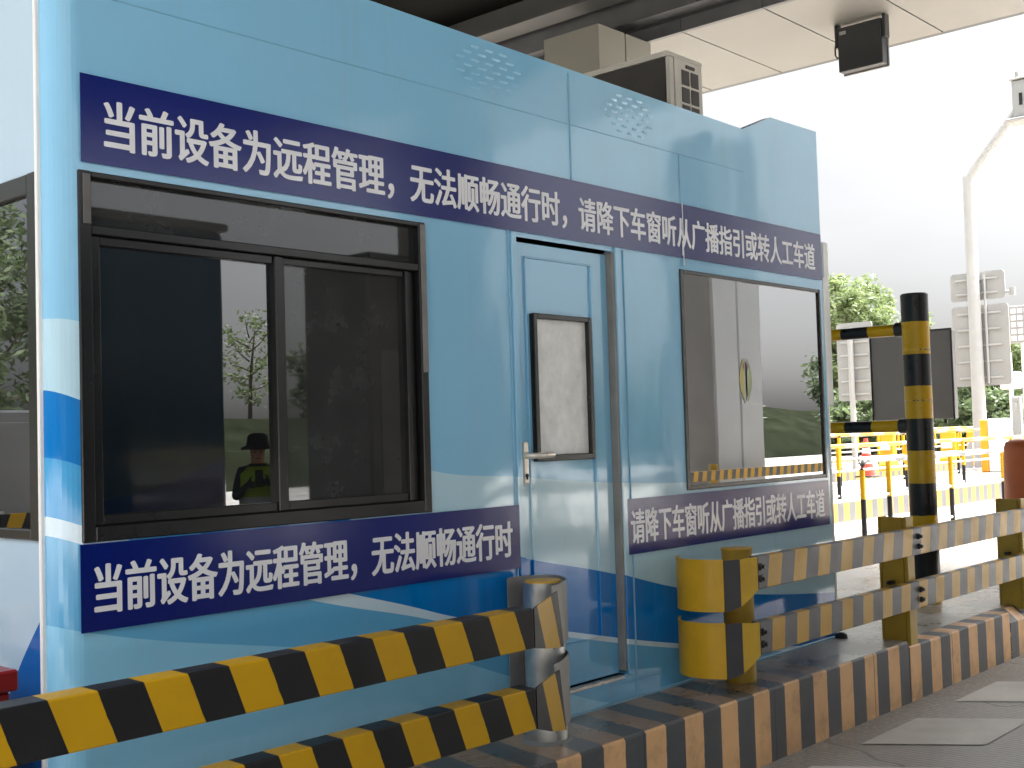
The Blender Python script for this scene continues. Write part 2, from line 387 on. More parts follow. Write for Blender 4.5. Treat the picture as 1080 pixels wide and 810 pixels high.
# next islands
FARPAVE = plain('weathered_far_paving', (0.20, 0.185, 0.16, 1), 0.5, 0, 0.15, 1.2, (0.10, 0.09, 0.08, 1), 0.5)
for i, y0 in enumerate((8.95, 15.2, 21.4, 27.5)):
    b = MB(); b.box(-8, 80, y0+0.13, y0+2.6, ROAD-0.1, 0.0); struct(b.build('island_paving', FARPAVE))
    b = MB(); b.box(-8, 80, y0, y0+0.13, ROAD-0.1, 0.002, 0.02); b.box(-8, 80, y0+2.6, y0+2.73, ROAD-0.1, 0.002, 0.02)
    struct(b.build('kerb', M['kerb_far']))
b = MB(); b.box(-8, 40, -6.6, -3.53, ROAD-0.1, 0.0); struct(b.build('island_paving', M['paving']))
b = MB(); b.box(-8, 40, -3.53, -3.40, ROAD-0.1, 0.002, 0.02); struct(b.build('kerb', M['kerb']))
# pale road markings
mk = plain('worn_white_road_paint', (0.60, 0.575, 0.52, 1), 0.5, 0, 0.1, 3.0, (0.42, 0.40, 0.36, 1), 0.95)
b = MB()
for k in range(-3, 9):
    x = 6.40+k*1.09
    b.face([(x, 2.64, ROAD+0.004), (x+1.15, 2.66, ROAD+0.004), (x+1.05, 0.6, ROAD+0.004), (x+0.95, 0.6, ROAD+0.004)] if False else
           [(x, 2.642, ROAD+0.004), (x+0.62, 2.645, ROAD+0.004), (x+0.92, 2.18, ROAD+0.004), (x+0.30, 2.18, ROAD+0.004)])
struct(b.build('road_marking', mk))
b = MB()
nb = 60
for i in range(nb):
    xa, xb = -60+i*5, -60+(i+1)*5
    ha, hb = [2.7+0.25*math.sin(q*0.13)+0.12*math.sin(q*0.41) for q in (xa, xb)]
    prof = lambda x, h: [(x, -27, ROAD), (x, -29, ROAD+0.5*h), (x, -32, ROAD+h), (x, -70, ROAD+h+0.6)]
    A, B = prof(xa, ha), prof(xb, hb)
    for k in range(3): b.face([A[k], B[k], B[k+1], A[k+1]])
struct(b.build('grass_bank', plain('bank_grass', (0.026, 0.031, 0.018, 1), 1.0, 0, 0.35, 0.8, bump=0.3, spec=0.0)))
# far land and hedge ground
b = MB(); b.face([(-400, 45, ROAD+0.05), (600, 45, ROAD+0.05), (600, 600, ROAD+0.05), (-400, 600, ROAD+0.05)])
struct(b.build('verge', plain('grass_verge', (0.04, 0.06, 0.024, 1), 1.0, 0, 0.3, 0.6, spec=0.0)))

# ------------------------------------------------------------------ toll booth
booth = thing('toll_booth', 'light blue toll booth with white wave stripes and navy banners on the island', 'toll booth', (3.95, 4.35, 0))
XL, RC, XR, YB = 1.675, 0.085, 6.205, 5.55
def grid_wall(b, us, zs, hole, P, mi):
    for u0, u1 in zip(us, us[1:]):
        for z0, z1 in zip(zs, zs[1:]):
            if hole((u0+u1)/2, (z0+z1)/2): continue
            b.face([P(u0, z0), P(u1, z0), P(u1, z1), P(u0, z1)], mi)
WIN1 = (1.745, 3.118, 0.89, 1.955); WIN2 = (4.785, 6.165, 0.882, 1.925); DOOR = (3.622, 4.285, 0.115, 1.958)
def inr(r, x, z): return r[0] < x < r[1] and r[2] < z < r[3]
b = MB()
us = [XL+RC, 3.118, DOOR[0], DOOR[1], 4.785, 6.165, XR]; us = sorted(set(us+[1.7601]))
us = [1.76, 3.118, 3.622, 4.285, 4.785, 6.165, XR]
zs = [0.0, 0.115, 0.882, 0.89, 1.925, 1.955, 1.958, 2.70]
grid_wall(b, us, zs, lambda x, z: inr(WIN1, x, z) or inr(WIN2, x, z) or inr(DOOR, x, z), lambda u, z: (u, YW, z), 0)
# parapet step at the right end
b.face([(5.41, YW, 2.70), (XR, YW, 2.70), (XR, YW, 2.82), (5.70, YW, 2.812)], 0)
b.face([(1.76, YW, 2.70), (5.41, YW, 2.70), (1.76, YW, 2.745)], 0)
# rounded corner
N = 10
for k in range(N):
    a0, a1 = math.pi/2*k/N, math.pi/2*(k+1)/N
    cx, cy = XL+RC, YW+RC
    p0 = (cx-RC*math.sin(a0), cy-RC*math.cos(a0)); p1 = (cx-RC*math.sin(a1), cy-RC*math.cos(a1))
    for z0, z1 in ((0, 0.89), (0.89, 1.955), (1.955, 2.745)):
        b.face([(p0[0], p0[1], z0), (p0[0], p0[1], z1), (p1[0], p1[1], z1), (p1[0], p1[1], z0)], 0, True)
# left side wall with its window
SW = (3.3, 5.1, 0.90, 1.955)
grid_wall(b, [YW+RC, 3.3, 5.1, YB], [0, 0.90, 1.955, 2.745], lambda y, z: inr(SW, y, z), lambda u, z: (XL, u, z), 1)
b.face([(XR, YW, 0), (XR, YB, 0), (XR, YB, 2.7), (XR, YW, 2.7)], 0)
b.face([(XL, YB, 0), (XR, YB, 0), (XR, YB, 2.7), (XL, YB, 2.7)], 0)
# parapet thickness, flat top edge
b.face([(1.76, YW, 2.745), (5.41, YW, 2.7), (5.41, YW+0.05, 2.7), (1.76, YW+0.05, 2.745)], 0)
b.face([(5.41, YW, 2.7), (5.70, YW, 2.812), (5.70, YW+0.05, 2.812), (5.41, YW+0.05, 2.7)], 0)
b.face([(5.70, YW, 2.812), (XR, YW, 2.82), (XR, YW+0.05, 2.82), (5.70, YW+0.05, 2.812)], 0)
wall = b.build('wall', [M['wrap'], M['wrap_side']], booth, recalc=False)
bpy.context.view_layer.update()
b = MB(); b.box(XL+0.02, XR-0.02, YW+0.06, YB-0.02, 2.44, 2.5); b.build('roof', M['grey_cab'], booth)
b = MB()   # interior lining
b.face([(XL+0.05, YB-0.05, 0.02), (XR-0.05, YB-0.05, 0.02), (XR-0.05, YB-0.05, 2.42), (XL+0.05, YB-0.05, 2.42)])
b.face([(XL+0.05, YW+0.09, 0.02), (XR-0.05, YW+0.09, 0.02), (XR-0.05, YB-0.05, 0.02), (XL+0.05, YB-0.05, 0.02)])
b.face([(XR-0.05, YW+0.09, 0.02), (XR-0.05, YB-0.05, 0.02), (XR-0.05, YB-0.05, 2.42), (XR-0.05, YW+0.09, 2.42)])
b.box(1.9, 3.2, 4.6, 5.1, 0.05, 0.78, 0.01)
b.build('lining', M['interior'], booth)
# white edge trims
b = MB(); b.box(XL-0.012, XL+0.004, YW+RC-0.006, YW+RC+0.008, 0.0, 2.70, 0.003)
b.build('edge_trim', M['white_paint'], booth)
b = MB(); b.box(XR, XR+0.022, YW-0.004, YW+0.05, 0.0, 2.0, 0.004)
b.build('edge_trim', M['white_paint'], booth)
# fine panel joints, raised beads on the sheet metal
b = MB()
b.box(1.78, 5.40, YW-0.0025, YW+0.002, 2.475, 2.479, 0.001)
b.box(3.992, 3.999, YW-0.005, YW+0.002, 1.99, 2.473, 0.0015); b.box(3.992, 3.999, YW-0.005, YW+0.002, 2.481, 2.698, 0.0015)
b.box(4.812, 4.818, YW-0.005, YW+0.002, 1.94, 2.473, 0.0015)
b.box(3.575, 3.582, YW-0.006, YW+0.002, 0.03, 1.98, 0.0015); b.box(4.338, 4.344, YW-0.006, YW+0.002, 0.0, 1.97, 0.0015)
b.box(1.80, 6.19, YW-0.004, YW+0.002, -0.002, 0.012, 0.001)
b.build('panel_joint', plain('blue_joint_bead', srgb(120, 172, 200), 0.2, 0, 0.05), booth)
b = MB(); b.box(4.8125, 4.8185, YW-0.0112, YW-0.0095, 1.945, 2.24, 0.0005); b.box(4.805, 4.812, YW-0.0108, YW-0.0096, 1.99, 2.06, 0.0005)
b.build('torn_seam', M['letter'], booth)
b = MB(); b.tube([(6.20, YW-0.03, 0.0), (6.20, YW-0.03, 0.02), (6.20, YW-0.03, 0.03)], 0.03, 12, radii=[0.035, 0.03, 0.012]); b.build('foot', M['rubber'], booth)
# pressed louvre vents
def vent(cx, cz, rows, dx, dz, sh):
    b = MB()
    for r, (i0, i1) in enumerate(rows):
        for i in range(i0, i1):
            x = cx+(i+0.5*(r % 2))*dx+sh*r; z = cz-(r-len(rows)/2)*dz
            pts = [(-0.5, 0), (-0.32, 0.26), (0.32, 0.26), (0.5, 0), (0.32, -0.16), (-0.32, -0.16)]
            w, h = dx*0.66, dz*1.0
            rim = [(x+p*w, YW-0.0005, z+q*h) for p, q in pts]; top = [(x+p*w*0.7, YW-0.004, z+q*h*0.25+0.005) for p, q in pts]
            b.face(top)
            for k in range(6): b.face([rim[k], rim[(k+1) % 6], top[(k+1) % 6], top[k]])
    return b.build('vent', M['wrap'], booth)
R6 = [(-1, 2), (-2, 2), (-2, 3), (-3, 2), (-2, 3), (-2, 2), (-1, 2)]
vent(3.50, 2.588, R6, 0.082, 0.027, 0.0)
vent(4.43, 2.575, R6, 0.078, 0.027, 0.0)

def window(r, fr, depth, yf=YW, name='window', inner=()):
    """outer aluminium frame standing 12 mm proud of the wall with a reveal behind it"""
    x0, x1, z0, z1 = r; b = MB()
    yo, yi = yf-0.007, yf+depth
    l, rr, bo, to = fr
    b.box(x0, x0+l, yo, yi, z0, z1, 0.003); b.box(x1-rr, x1, yo, yi, z0, z1, 0.003)
    b.box(x0+l+0.0005, x1-rr-0.0005, yo+0.001, yi, z0+0.001, z0+bo, 0.003); b.box(x0+l+0.0005, x1-rr-0.0005, yo+0.001, yi, z1-to, z1-0.001, 0.003)
    for q in inner: b.box(*q)
    return b
# main sliding window with a fixed top light
X0, X1, Z0, Z1 = WIN1
inner = [(X0+0.041, X1-0.036, YW-0.004, YW+0.05, 1.772, 1.80, 0.003),
         (X0+0.041, X0+0.075, YW+0.012, YW+0.05, Z0+0.046, 1.771, 0.002),
         (2.438, 2.472, YW+0.004, YW+0.045, Z0+0.046, 1.771, 0.003), (2.474, 2.486, YW+0.016, YW+0.045, Z0+0.046, 1.771, 0.002),
         (3.028, 3.046, YW+0.012, YW+0.05, Z0+0.046, 1.771, 0.002), (3.052, 3.074, YW+0.020, YW+0.05, Z0+0.046, 1.771, 0.002),
         (X0+0.076, 2.437, YW+0.014, YW+0.045, Z0+0.046, Z0+0.075, 0.002), (2.487, 3.027, YW+0.020, YW+0.045, Z0+0.046, Z0+0.075, 0.002),
         (X0+0.076, 2.437, YW+0.014, YW+0.045, 1.745, 1.771, 0.002), (2.487, 3.027, YW+0.020, YW+0.045, 1.748, 1.771, 0.002)]
w1 = window(WIN1, (0.040, 0.035, 0.045, 0.018), 0.07, inner=inner).build('window', M['dark_frame'], booth)
w1['label'] = 'wide sliding window with dark frame left of the door'
bpy.context.view_layer.update()
def pane(x0, x1, z0, z1, y, m, parent):
    b = MB(); b.box(x0, x1, y, y+0.005, z0, z1); return b.build('pane', m, parent)
pane(X0+0.07, 2.445, Z0+0.07, 1.75, YW+0.030, M['glass'], w1)
pane(2.48, 3.035, Z0+0.07, 1.752, YW+0.036, M['glass_screen_dim'], w1)
pane(X0+0.035, X1-0.03, 1.795, Z1-0.012, YW+0.022, M['glass_screen_dim'], w1)  # top light: low-reflection glass chosen to darken the sky it mirrors
for q in ((X1-0.030, X1-0.002, 1.40, Z1-0.008), (X0+0.012, X0+0.036, 1.80, Z1-0.010)):
    b = MB(); b.box(q[0], q[1], YW-0.0105, YW-0.0072, q[2], q[3], 0.001); b.build('jamb_pale_strip', M['grey_frame'], w1)  # grey strips on upper jambs; left one paints in a lighter reflection
# right window
X0, X1, Z0, Z1 = WIN2
w2 = window(WIN2, (0.028, 0.02, 0.022, 0.02), 0.06, inner=[(5.341, 5.346, YW+0.010, YW+0.04, Z0+0.023, Z1-0.021, 0.002)]).build('window', M['dark_frame'], booth)
w2['label'] = 'sliding window with thin dark frame right of the door'
bpy.context.view_layer.update()
pane(X0+0.02, 5.343, Z0+0.015, Z1-0.015, YW-0.002, M['glass_clear'], w2)
pane(5.345, X1-0.012, Z0+0.015, Z1-0.015, YW+0.004, M['glass_clear'], w2)
b = MB()   # little leaf-shaped emblem on both panes
def leaf(cx, s, mi, y, w=0.055, h=0.135):
    pts = [(cx+s*0.004, 1.42-h), (cx+s*w*0.8, 1.36), (cx+s*w, 1.41), (cx+s*w*0.7, 1.47), (cx+s*0.012, 1.42+h*0.75), (cx+s*0.004, 1.42)]
    b.face([(p, y, q) for p, q in pts], mi)
leaf(5.335, -1, 0, YW-0.004); leaf(5.352, 1, 1, YW-0.004)
b.face([(5.318, YW-0.005, 1.475), (5.332, YW-0.005, 1.44), (5.332, YW-0.005, 1.52)], 2); b.face([(5.356, YW-0.005, 1.52), (5.356, YW-0.005, 1.45), (5.374, YW-0.005, 1.475)], 2)
b.build('emblem', [plain('emblem_yellow', srgb(176, 160, 60), 0.4), plain('emblem_green', srgb(140, 155, 105), 0.4), plain('emblem_red', srgb(120, 60, 60), 0.4)], w2)
# side window
b = MB(); y0, y1, z0, z1 = SW
b.box(XL-0.010, XL+0.05, y0, y0+0.05, z0, z1, 0.003); b.box(XL-0.010, XL+0.05, y1-0.05, y1, z0, z1, 0.003)
b.box(XL-0.009, XL+0.05, y0+0.0505, y1-0.0505, z0+0.001, z0+0.03, 0.003); b.box(XL-0.009, XL+0.05, y0+0.0505, y1-0.0505, z1-0.06, z1-0.001, 0.003)
w3 = b.build('window', M['dark_frame'], booth); w3['label'] = 'dark framed window in the pale end wall'
bpy.context.view_layer.update()
b = MB(); b.box(XL+0.006, XL+0.012, y0+0.04, y1-0.04, z0+0.02, z1-0.05); b.build('pane', M['glass'], w3)

# door: recessed leaf with pressed panel, glazed light, lever handle
D0, D1, E0, E1 = DOOR
b = MB()
b.box(D0+0.004, D1-0.03, YW+0.028, YW+0.06, E0+0.004, E1-0.012, 0.003)
dleaf = b
# pressed border beads of the upper panel
for q in ((3.70, 4.135, 1.882, 1.889), (3.70, 3.706, 0.30, 1.881), (4.129, 4.135, 0.30, 1.881), (3.70, 4.135, 0.294, 0.3)):
    b.box(q[0], q[1], YW+0.018, YW+0.03, q[2], q[3], 0.002)
door = b.build('door', M['wrap'], booth)
bpy.context.view_layer.update()
b = MB(); b.box(D0-0.03, D0+0.003, YW-0.008, YW+0.05, E0, E1+0.02, 0.003)
b.box(D1-0.012, D1+0.018, YW-0.012, YW+0.05, 0.112, E1+0.02, 0.003)
b.build('door_frame', [M['wrap']], booth)
b = MB(); b.box(D1-0.030, D1-0.0125, YW-0.006, YW+0.05, 0.13, E1-0.004, 0.002); b.build('hinge_strip', plain('grey_hinge_strip', (0.22, 0.215, 0.2, 1), 0.5, 0, 0.15, 8.0), booth)
b = MB(); b.box(D0+0.01, D1-0.03, YW-0.004, YW+0.03, 0.096, 0.114, 0.003); b.build('door_sill', plain('worn_steel_sill', (0.55, 0.55, 0.53, 1), 0.25, 0.8), booth)
b = MB()
x0, x1, z0, z1 = 3.728, 4.108, 1.052, 1.657
for q in ((x0, x0+0.022, z0, z1), (x1-0.022, x1, z0, z1), (x0+0.0225, x1-0.0225, z0, z0+0.026), (x0+0.0225, x1-0.0225, z1-0.022, z1)):
    b.box(q[0], q[1], YW+0.002, YW+0.05, q[2], q[3], 0.003)
gf = b.build('glazing_frame', M['dark_frame'], door); bpy.context.view_layer.update()
b = MB(); b.box(x0+0.018, x1-0.015, YW+0.024, YW+0.0275, z0+0.015, z1-0.015); b.build('pane', M['frost'], door)
b = MB()
b.box(3.632, 3.666, YW-0.004, YW+0.029, 0.965, 1.135, 0.006, seg=2)
b.tube([(3.649, YW, 1.078), (3.649, YW-0.035, 1.078), (3.658, YW-0.048, 1.078), (3.68, YW-0.052, 1.078), (3.765, YW-0.048, 1.08)], 0.012, 12)
b.build('handle', M['pale_metal'], door)
b = MB(); b.tube([(3.649, YW-0.003, 1.0), (3.649, YW-0.008, 1.0)], 0.008, 10); b.box(3.646, 3.652, YW-0.008, YW-0.003, 0.984, 1.0); b.build('keyhole', M['rubber'], door)

# banners with lettering
def banner(x0, x1, z0, z1, text, tx0, tx1, tz0, tz1, lbl):
    b = MB(); b.box(x0, x1, YW-0.008, YW-0.0062, z0, z1)
    o = b.build('banner', M['banner'], booth); o['label'] = lbl
    bpy.context.view_layer.update()
    cu = bpy.data.curves.new('lettering_curve', 'FONT'); cu.body = text; cu.size = 1.0; cu.resolution_u = 4
    tmp = bpy.data.objects.new('lettering_tmp', cu); COL.objects.link(tmp)
    bpy.context.view_layer.update()
    dg = bpy.context.evaluated_depsgraph_get()
    src = bpy.data.meshes.new_from_object(tmp.evaluated_get(dg))
    bpy.data.objects.remove(tmp)
    xs = [v.co.x for v in src.vertices]; ys = [v.co.y for v in src.vertices]
    ax0, ax1, ay0, ay1 = min(xs), max(xs), min(ys), max(ys)
    base = parent_base(o) or Vector((0, 0, 0))
    bw = 0.0042; bh = 0.0022          # heavy strokes: the outline laid round itself
    verts, faces = [], []
    for k, (sx, sz) in enumerate(((0, 0), (-1, 0), (1, 0), (0, 1), (0, -1), (-.7, .7), (.7, .7), (-.7, -.7), (.7, -.7), (-.5, 0), (.5, 0))):
        n0 = len(verts)
        for v in src.vertices:
            X = tx0+bw+(v.co.x-ax0)/(ax1-ax0)*(tx1-tx0-2*bw)+sx*bw; Z = tz0+bh+(v.co.y-ay0)/(ay1-ay0)*(tz1-tz0-2*bh)+sz*bh
            verts.append(Vector((X, YW-0.0090-0.00004*k, Z))-base)
        faces += [[n0+i for i in p.vertices] for p in src.polygons]
    me = bpy.data.meshes.new('lettering'); me.from_pydata(verts, [], faces)
    me.materials.append(M['letter'])
    lo = bpy.data.objects.new('lettering', me); COL.objects.link(lo); lo.parent = o
T1 = '当前设备为远程管理，无法顺畅通行时'; T2 = '请降下车窗听从广播指引或转人工车道'
banner(1.754, 6.192, 1.978, 2.236, T1+'，'+T2, 1.825, 6.115, 2.022, 2.172, 'long navy banner over the windows with white lettering')
banner(1.735, 3.592, 0.640, 0.887, T1, 1.774, 3.548, 0.683, 0.829, 'navy banner below the wide window with white lettering')
banner(4.290, 6.165, 0.626, 0.868, T2, 4.325, 6.112, 0.668, 0.822, 'navy banner below the right window with white lettering')

# ------------------------------------------------------------------ air conditioner on the roof
ac = thing('air_conditioner', 'boxy air conditioner outdoor unit with grille side standing on the booth roof', 'air conditioner', (5.66, 4.1, 2.5))
ax0, ax1, ay0, ay1, az0, az1 = 5.50, 5.82, 3.70, 4.52, 2.60, 3.25
b = MB()
b.box(ax0+0.012, ax1, ay0+0.012, ay1, az0, az1-0.03, 0.008)
b.prism([(ay0-0.004, az1-0.03), (ay0-0.004, az1-0.012), (ay0+0.012, az1), (ay1, az1), (ay1+0.004, az1-0.012), (ay1+0.004, az1-0.03)], 'x', ax0-0.004, ax1+0.004)
b.box(ax0, ax0+0.045, ay0, ay0+0.025, az0, az1-0.031, 0.004); b.box(ax0, ax0+0.03, ay1-0.03, ay1, az0, az1-0.031, 0.004)
b.build('casing', M['ac_white'], ac)
b = MB(); b.box(ax0+0.002, ax0+0.03, ay0+0.03, ay1-0.035, az0+0.02, az1-0.035)
b.build('condenser_coil', M['ac_dark'], ac)
b = MB()
b.box(ax0+0.05, ax1, ay0-0.002, ay0+0.011, az0, az1-0.031)
gr = b.build('end_panel', M['ac_white'], ac)
b = MB(); gx0, gx1 = ax0+0.105, ax1-0.03
for i in range(2):
    for j in range(6):
        w = (gx1-gx0)/2
        b.box(gx0+i*w+0.008, gx0+(i+1)*w-0.008, ay0-0.006, ay0-0.0025, az1-0.085-(j+1)*0.098+0.014, az1-0.085-j*0.098, 0.002)
b.box(gx0+0.05, gx0+0.14, ay0-0.008, ay0-0.0025, az1-0.072, az1-0.052, 0.004)
b.build('grille', M['ac_dark'], ac)
for yy in (ay0+0.1, ay1-0.15):
    b = MB(); b.box(ax0, ax1, yy, yy+0.05, 2.50, 2.60, 0.004); b.build('foot', M['rubber'], ac)

# ------------------------------------------------------------------ canopy
can = thing('canopy', 'large toll plaza canopy with dark steel ceiling and cream soffit panels along its edge', 'canopy', (5.0, 6.0, ROAD))
CZ = 6.0
b = MB(); b.box(-0.5, 12.1, -9.5, 14, 6.75, 7.1); b.build('ceiling', M['ceil'], can)  # out-of-view edges set by how much skylight should reach the booth wall
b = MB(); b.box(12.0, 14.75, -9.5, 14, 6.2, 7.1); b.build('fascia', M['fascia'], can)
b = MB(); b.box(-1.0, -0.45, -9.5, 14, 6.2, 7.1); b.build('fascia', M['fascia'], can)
b = MB(); b.box(-0.44, 11.99, -9.5, -9.3, 5.6, 6.74); b.build('fascia', M['fascia'], can)  # unseen drop edge, added to block sky reflected in the top banner
b = MB()
y = 8.045-1.118*15
while y < 13:
    b.box(12.30, 14.65, y+0.011, y+1.118-0.011, CZ, CZ+0.05, 0.003)
    y += 1.118
b.build('soffit', M['soffit'], can)
b = MB(); b.box(12.24, 14.64, -9.5, 14, CZ+0.06, CZ+0.2); b.box(14.655, 14.75, -9.5, 14, CZ+0.004, CZ+0.9); b.build('soffit_backing', M['black'], can)
b = MB()
y = 8.045-1.118*15
while y < 13:
    b.box(12.235, 12.297, y+0.004, y+1.114, CZ-0.002, CZ+0.16, 0.004); y += 1.118
b.build('edge_trim', M['fascia'], can)
for x0 in (11.45, 6.5):
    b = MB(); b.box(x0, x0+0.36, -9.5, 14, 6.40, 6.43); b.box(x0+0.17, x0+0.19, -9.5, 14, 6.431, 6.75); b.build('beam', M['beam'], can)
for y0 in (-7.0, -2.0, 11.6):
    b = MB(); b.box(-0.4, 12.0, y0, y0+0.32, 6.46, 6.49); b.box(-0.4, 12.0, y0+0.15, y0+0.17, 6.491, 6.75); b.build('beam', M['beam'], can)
def column(x0, x1, y0, y1, zt):
    b = MB(); g = 0.008; xm = (x0+x1)/2
    b.box(x0, xm-g, y0, y1, ROAD, zt, 0.006); b.box(xm+g, x1, y0, y1, ROAD, zt, 0.006); b.box(xm-g-0.002, xm+g+0.002, y0+0.02, y1-0.02, ROAD, zt-0.01)
    c = b.build('column', M['clad'], can); return c
column(11.22, 12.28, 8.52, 9.36, 5.985)
column(11.22, 12.28, -5.6, -4.8, 5.985)

# lane signal hanging under the canopy edge (its black back faces us)
sg = thing('lane_signal', 'square black lane signal hanging under the cream canopy edge', 'signal light', (13.5, 6.31, 5.4))
b = MB(); b.box(13.42, 13.56, 6.045, 6.60, 5.415, 5.95, 0.008); b.build('housing', M['signal_black'], sg)
b = MB(); b.box(13.565, 13.60, 6.035, 6.61, 5.40, 5.96, 0.005); b.build('front_rim', M['grey_frame'], sg)
for yy in (6.003, 6.607):
    b = MB(); b.box(13.43, 13.55, yy, yy+0.036, 5.72, 5.998, 0.004); b.build('hanger', M['signal_black'], sg)
b = MB(); b.box(13.412, 13.42, 6.49, 6.57, 5.86, 5.90, 0.001); b.build('rating_plate', M['grey_cab'], sg)
b = MB(); b.tube([(13.5, 6.645, 5.86), (13.5, 6.675, 5.75), (13.5, 6.675, 5.66), (13.5, 6.655, 5.62), (13.5, 6.60, 5.625)], 0.01, 8); b.build('cable', M['rubber'], sg)

# ------------------------------------------------------------------ guardrails
def bolt(b, x, y, z):
    b.tube([(x, y, z), (x, y-0.014, z)], 0.017, 6); b.tube([(x, y-0.014, z), (x, y-0.026, z)], 0.009, 8)
gl = thing('guardrail', 'black and yellow striped guardrail with silver post in front of the wide window', 'guardrail', (1.0, 2.95, 0))
prof = lambda zb, zt: [(2.78, zb), (2.78, zt), (2.80, zt+0.004), (2.86, zt+0.010), (2.86, zb+0.004)]
for (zb, zt, mt, eb, et, sb, s2) in ((0.424, 0.562, M['rail_near'], 0.385, 0.592, 0.385, 0.612), (0.148, 0.290, M['rail_near_low'], 0.084, 0.310, 0.085, 0.332)):
    b = MB(); b.prism([(2.78, zb), (2.78, zt), (2.86, zt+0.002), (2.86, zb+0.002)], 'x', -2.6, 3.182, bev=0.005)
    r = b.build('rail', mt, gl); bpy.context.view_layer.update()
    b = MB()
    F = [(3.186, 2.780, zb), (3.186, 2.780, zt), (3.215, 2.785, zt+0.006), (3.392, 2.846, et), (3.440, 2.863, eb), (3.30, 2.814, (zb*0.45+eb*0.55))]
    Bk = [(x, y+0.006, z) for x, y, z in F]
    b.face(F); b.face(Bk[::-1])
    for k in range(6): b.face([F[k], Bk[k], Bk[(k+1) % 6], F[(k+1) % 6]])
    b.build('end_plate', mt, gl)
    path = [(3.375, 2.856, sb, s2), (3.45, 2.880, sb, s2), (3.515, 2.916, sb, s2), (3.59, 2.965, sb, s2), (3.64, 3.03, sb, s2), (3.655, 3.09, sb, s2), (3.63, 3.14, sb, s2), (3.58, 3.168, sb, s2), (3.50, 3.180, sb, s2), (3.49, 3.181, sb+0.012, s2-0.014)]
    b = MB(); b.strip(path, 0.004); b.build('wrap_plate', M['steel_dull'], gl)
b = MB(); b.tube([(3.545, 3.045, -0.02), (3.545, 3.045, 0.600)], 0.078, 40)
p = b.build('post', M['steel'], gl); bpy.context.view_layer.update()
b = MB(); b.tube([(3.545, 3.045, 0.600), (3.545, 3.045, 0.606)], 0.070, 40); b.build('cap', M['yellow'], p)
b = MB(); b.tube([(3.545, 3.045, 0.0), (3.545, 3.045, 0.012)], 0.10, 30, radii=[0.10, 0.084]); b.build('grout_collar', M['grey_cab'], p)
for px in (1.2, -0.9):
    b = MB(); b.tube([(px, 2.95, -0.02), (px, 2.95, 0.6)], 0.078, 30); b.build('post', M['steel'], gl)

gr_ = thing('guardrail', 'faded striped guardrail with curved yellow end plates right of the booth door', 'guardrail', (4.92, 3.0, 0))
for (zb, zt, mt, sb, s2) in ((0.458, 0.600, M['rail_far'], 0.372, 0.598), (0.174, 0.316, M['rail_far_low'], 0.085, 0.325)):
    b = MB(); b.prism([(2.78, zb), (2.78, zt), (2.825, zt+0.002), (2.825, zb+0.002)], 'x', 4.682, 60, bev=0.004)
    r = b.build('rail', mt, gr_); bpy.context.view_layer.update()
    for bx in (4.70, 6.355, 8.11, 9.85):
        for bz in (0.045, 0.098):
            b = MB(); bolt(b, bx, 2.781, zb+bz); b.build('bolt', M['black'], r)
    b = MB(); b.strip([(4.53, 2.858, sb, s2-0.004), (4.562, 2.838, sb+0.006, s2-0.004), (4.595, 2.818, sb+0.02, s2-0.004)], 0.005, 0)
    b.build('end_plate', plain('dark_end_paint', (0.05, 0.05, 0.055, 1), 0.45, 0, 0.15, 6.0, (0.1, 0.09, 0.07, 1), 0.3), gr_)
    b = MB(); b.strip([(4.596, 2.8175, sb+0.02, s2-0.004), (4.64, 2.792, (sb+zb)/2+0.012, zt), (4.678, 2.780, zb, zt)], 0.005, 0)
    b.build('end_plate', plain('pale_yellow_end_paint', srgb(196, 158, 52), 0.45, 0, 0.1, 6.0, srgb(110, 90, 40), 0.4), gr_)
    path = [(4.532, 2.864), (4.508, 2.90), (4.492, 2.94), (4.486, 2.985), (4.490, 3.03), (4.506, 3.07), (4.535, 3.107), (4.58, 3.140), (4.625, 3.158)]
    b = MB(); b.strip([(x, y, sb, s2) for x, y in path[::-1]], 0.004)
    o = b.build('curved_plate', M['yellow'], gr_)
    for f in o.data.polygons: f.use_smooth = False
b = MB(); b.tube([(4.90, 3.02, -0.02), (4.90, 3.02, 0.605)], 0.07, 36); p = b.build('post', M['olive_yellow'], gr_); bpy.context.view_layer.update()
b = MB(); b.tube([(4.90, 3.02, 0.605), (4.90, 3.02, 0.612)], 0.074, 36); b.build('cap', M['yellow'], p)
for k in range(8):
    px = 6.315+1.74*k; z0 = -0.05
    b = MB(); b.box(px, px+0.012, 2.852, 2.975, z0, 0.66); b.box(px, px+0.09, 2.828, 2.850, z0, 0.66, 0.003); b.box(px-0.004, px+0.09, 2.977, 2.99, z0, 0.66, 0.003)
    b.build('post', M['olive_yellow'], gr_)
    b = MB(); b.box(px-0.06, px-0.002, 2.90, 2.93, 0.300, 0.318, 0.003); b.build('bracket', M['black'], gr_)

# second lane guardrail far left, seen mirrored in the end window
gm_ = thing('guardrail', 'striped guardrail on the next island, seen only mirrored in the end window', 'guardrail', (-3, 9.2, 0))
b = MB(); b.prism([(9.2, 0.55), (9.2, 0.68), (9.28, 0.68), (9.28, 0.55)], 'x', -6, 0.8); b.build('rail', M['rail_near'], gm_)
for px in (-5.0, -3.0, -1.0): 
    b = MB(); b.tube([(px, 9.33, 0), (px, 9.33, 0.7)], 0.06, 12); b.build('post', M['steel'], gm_)

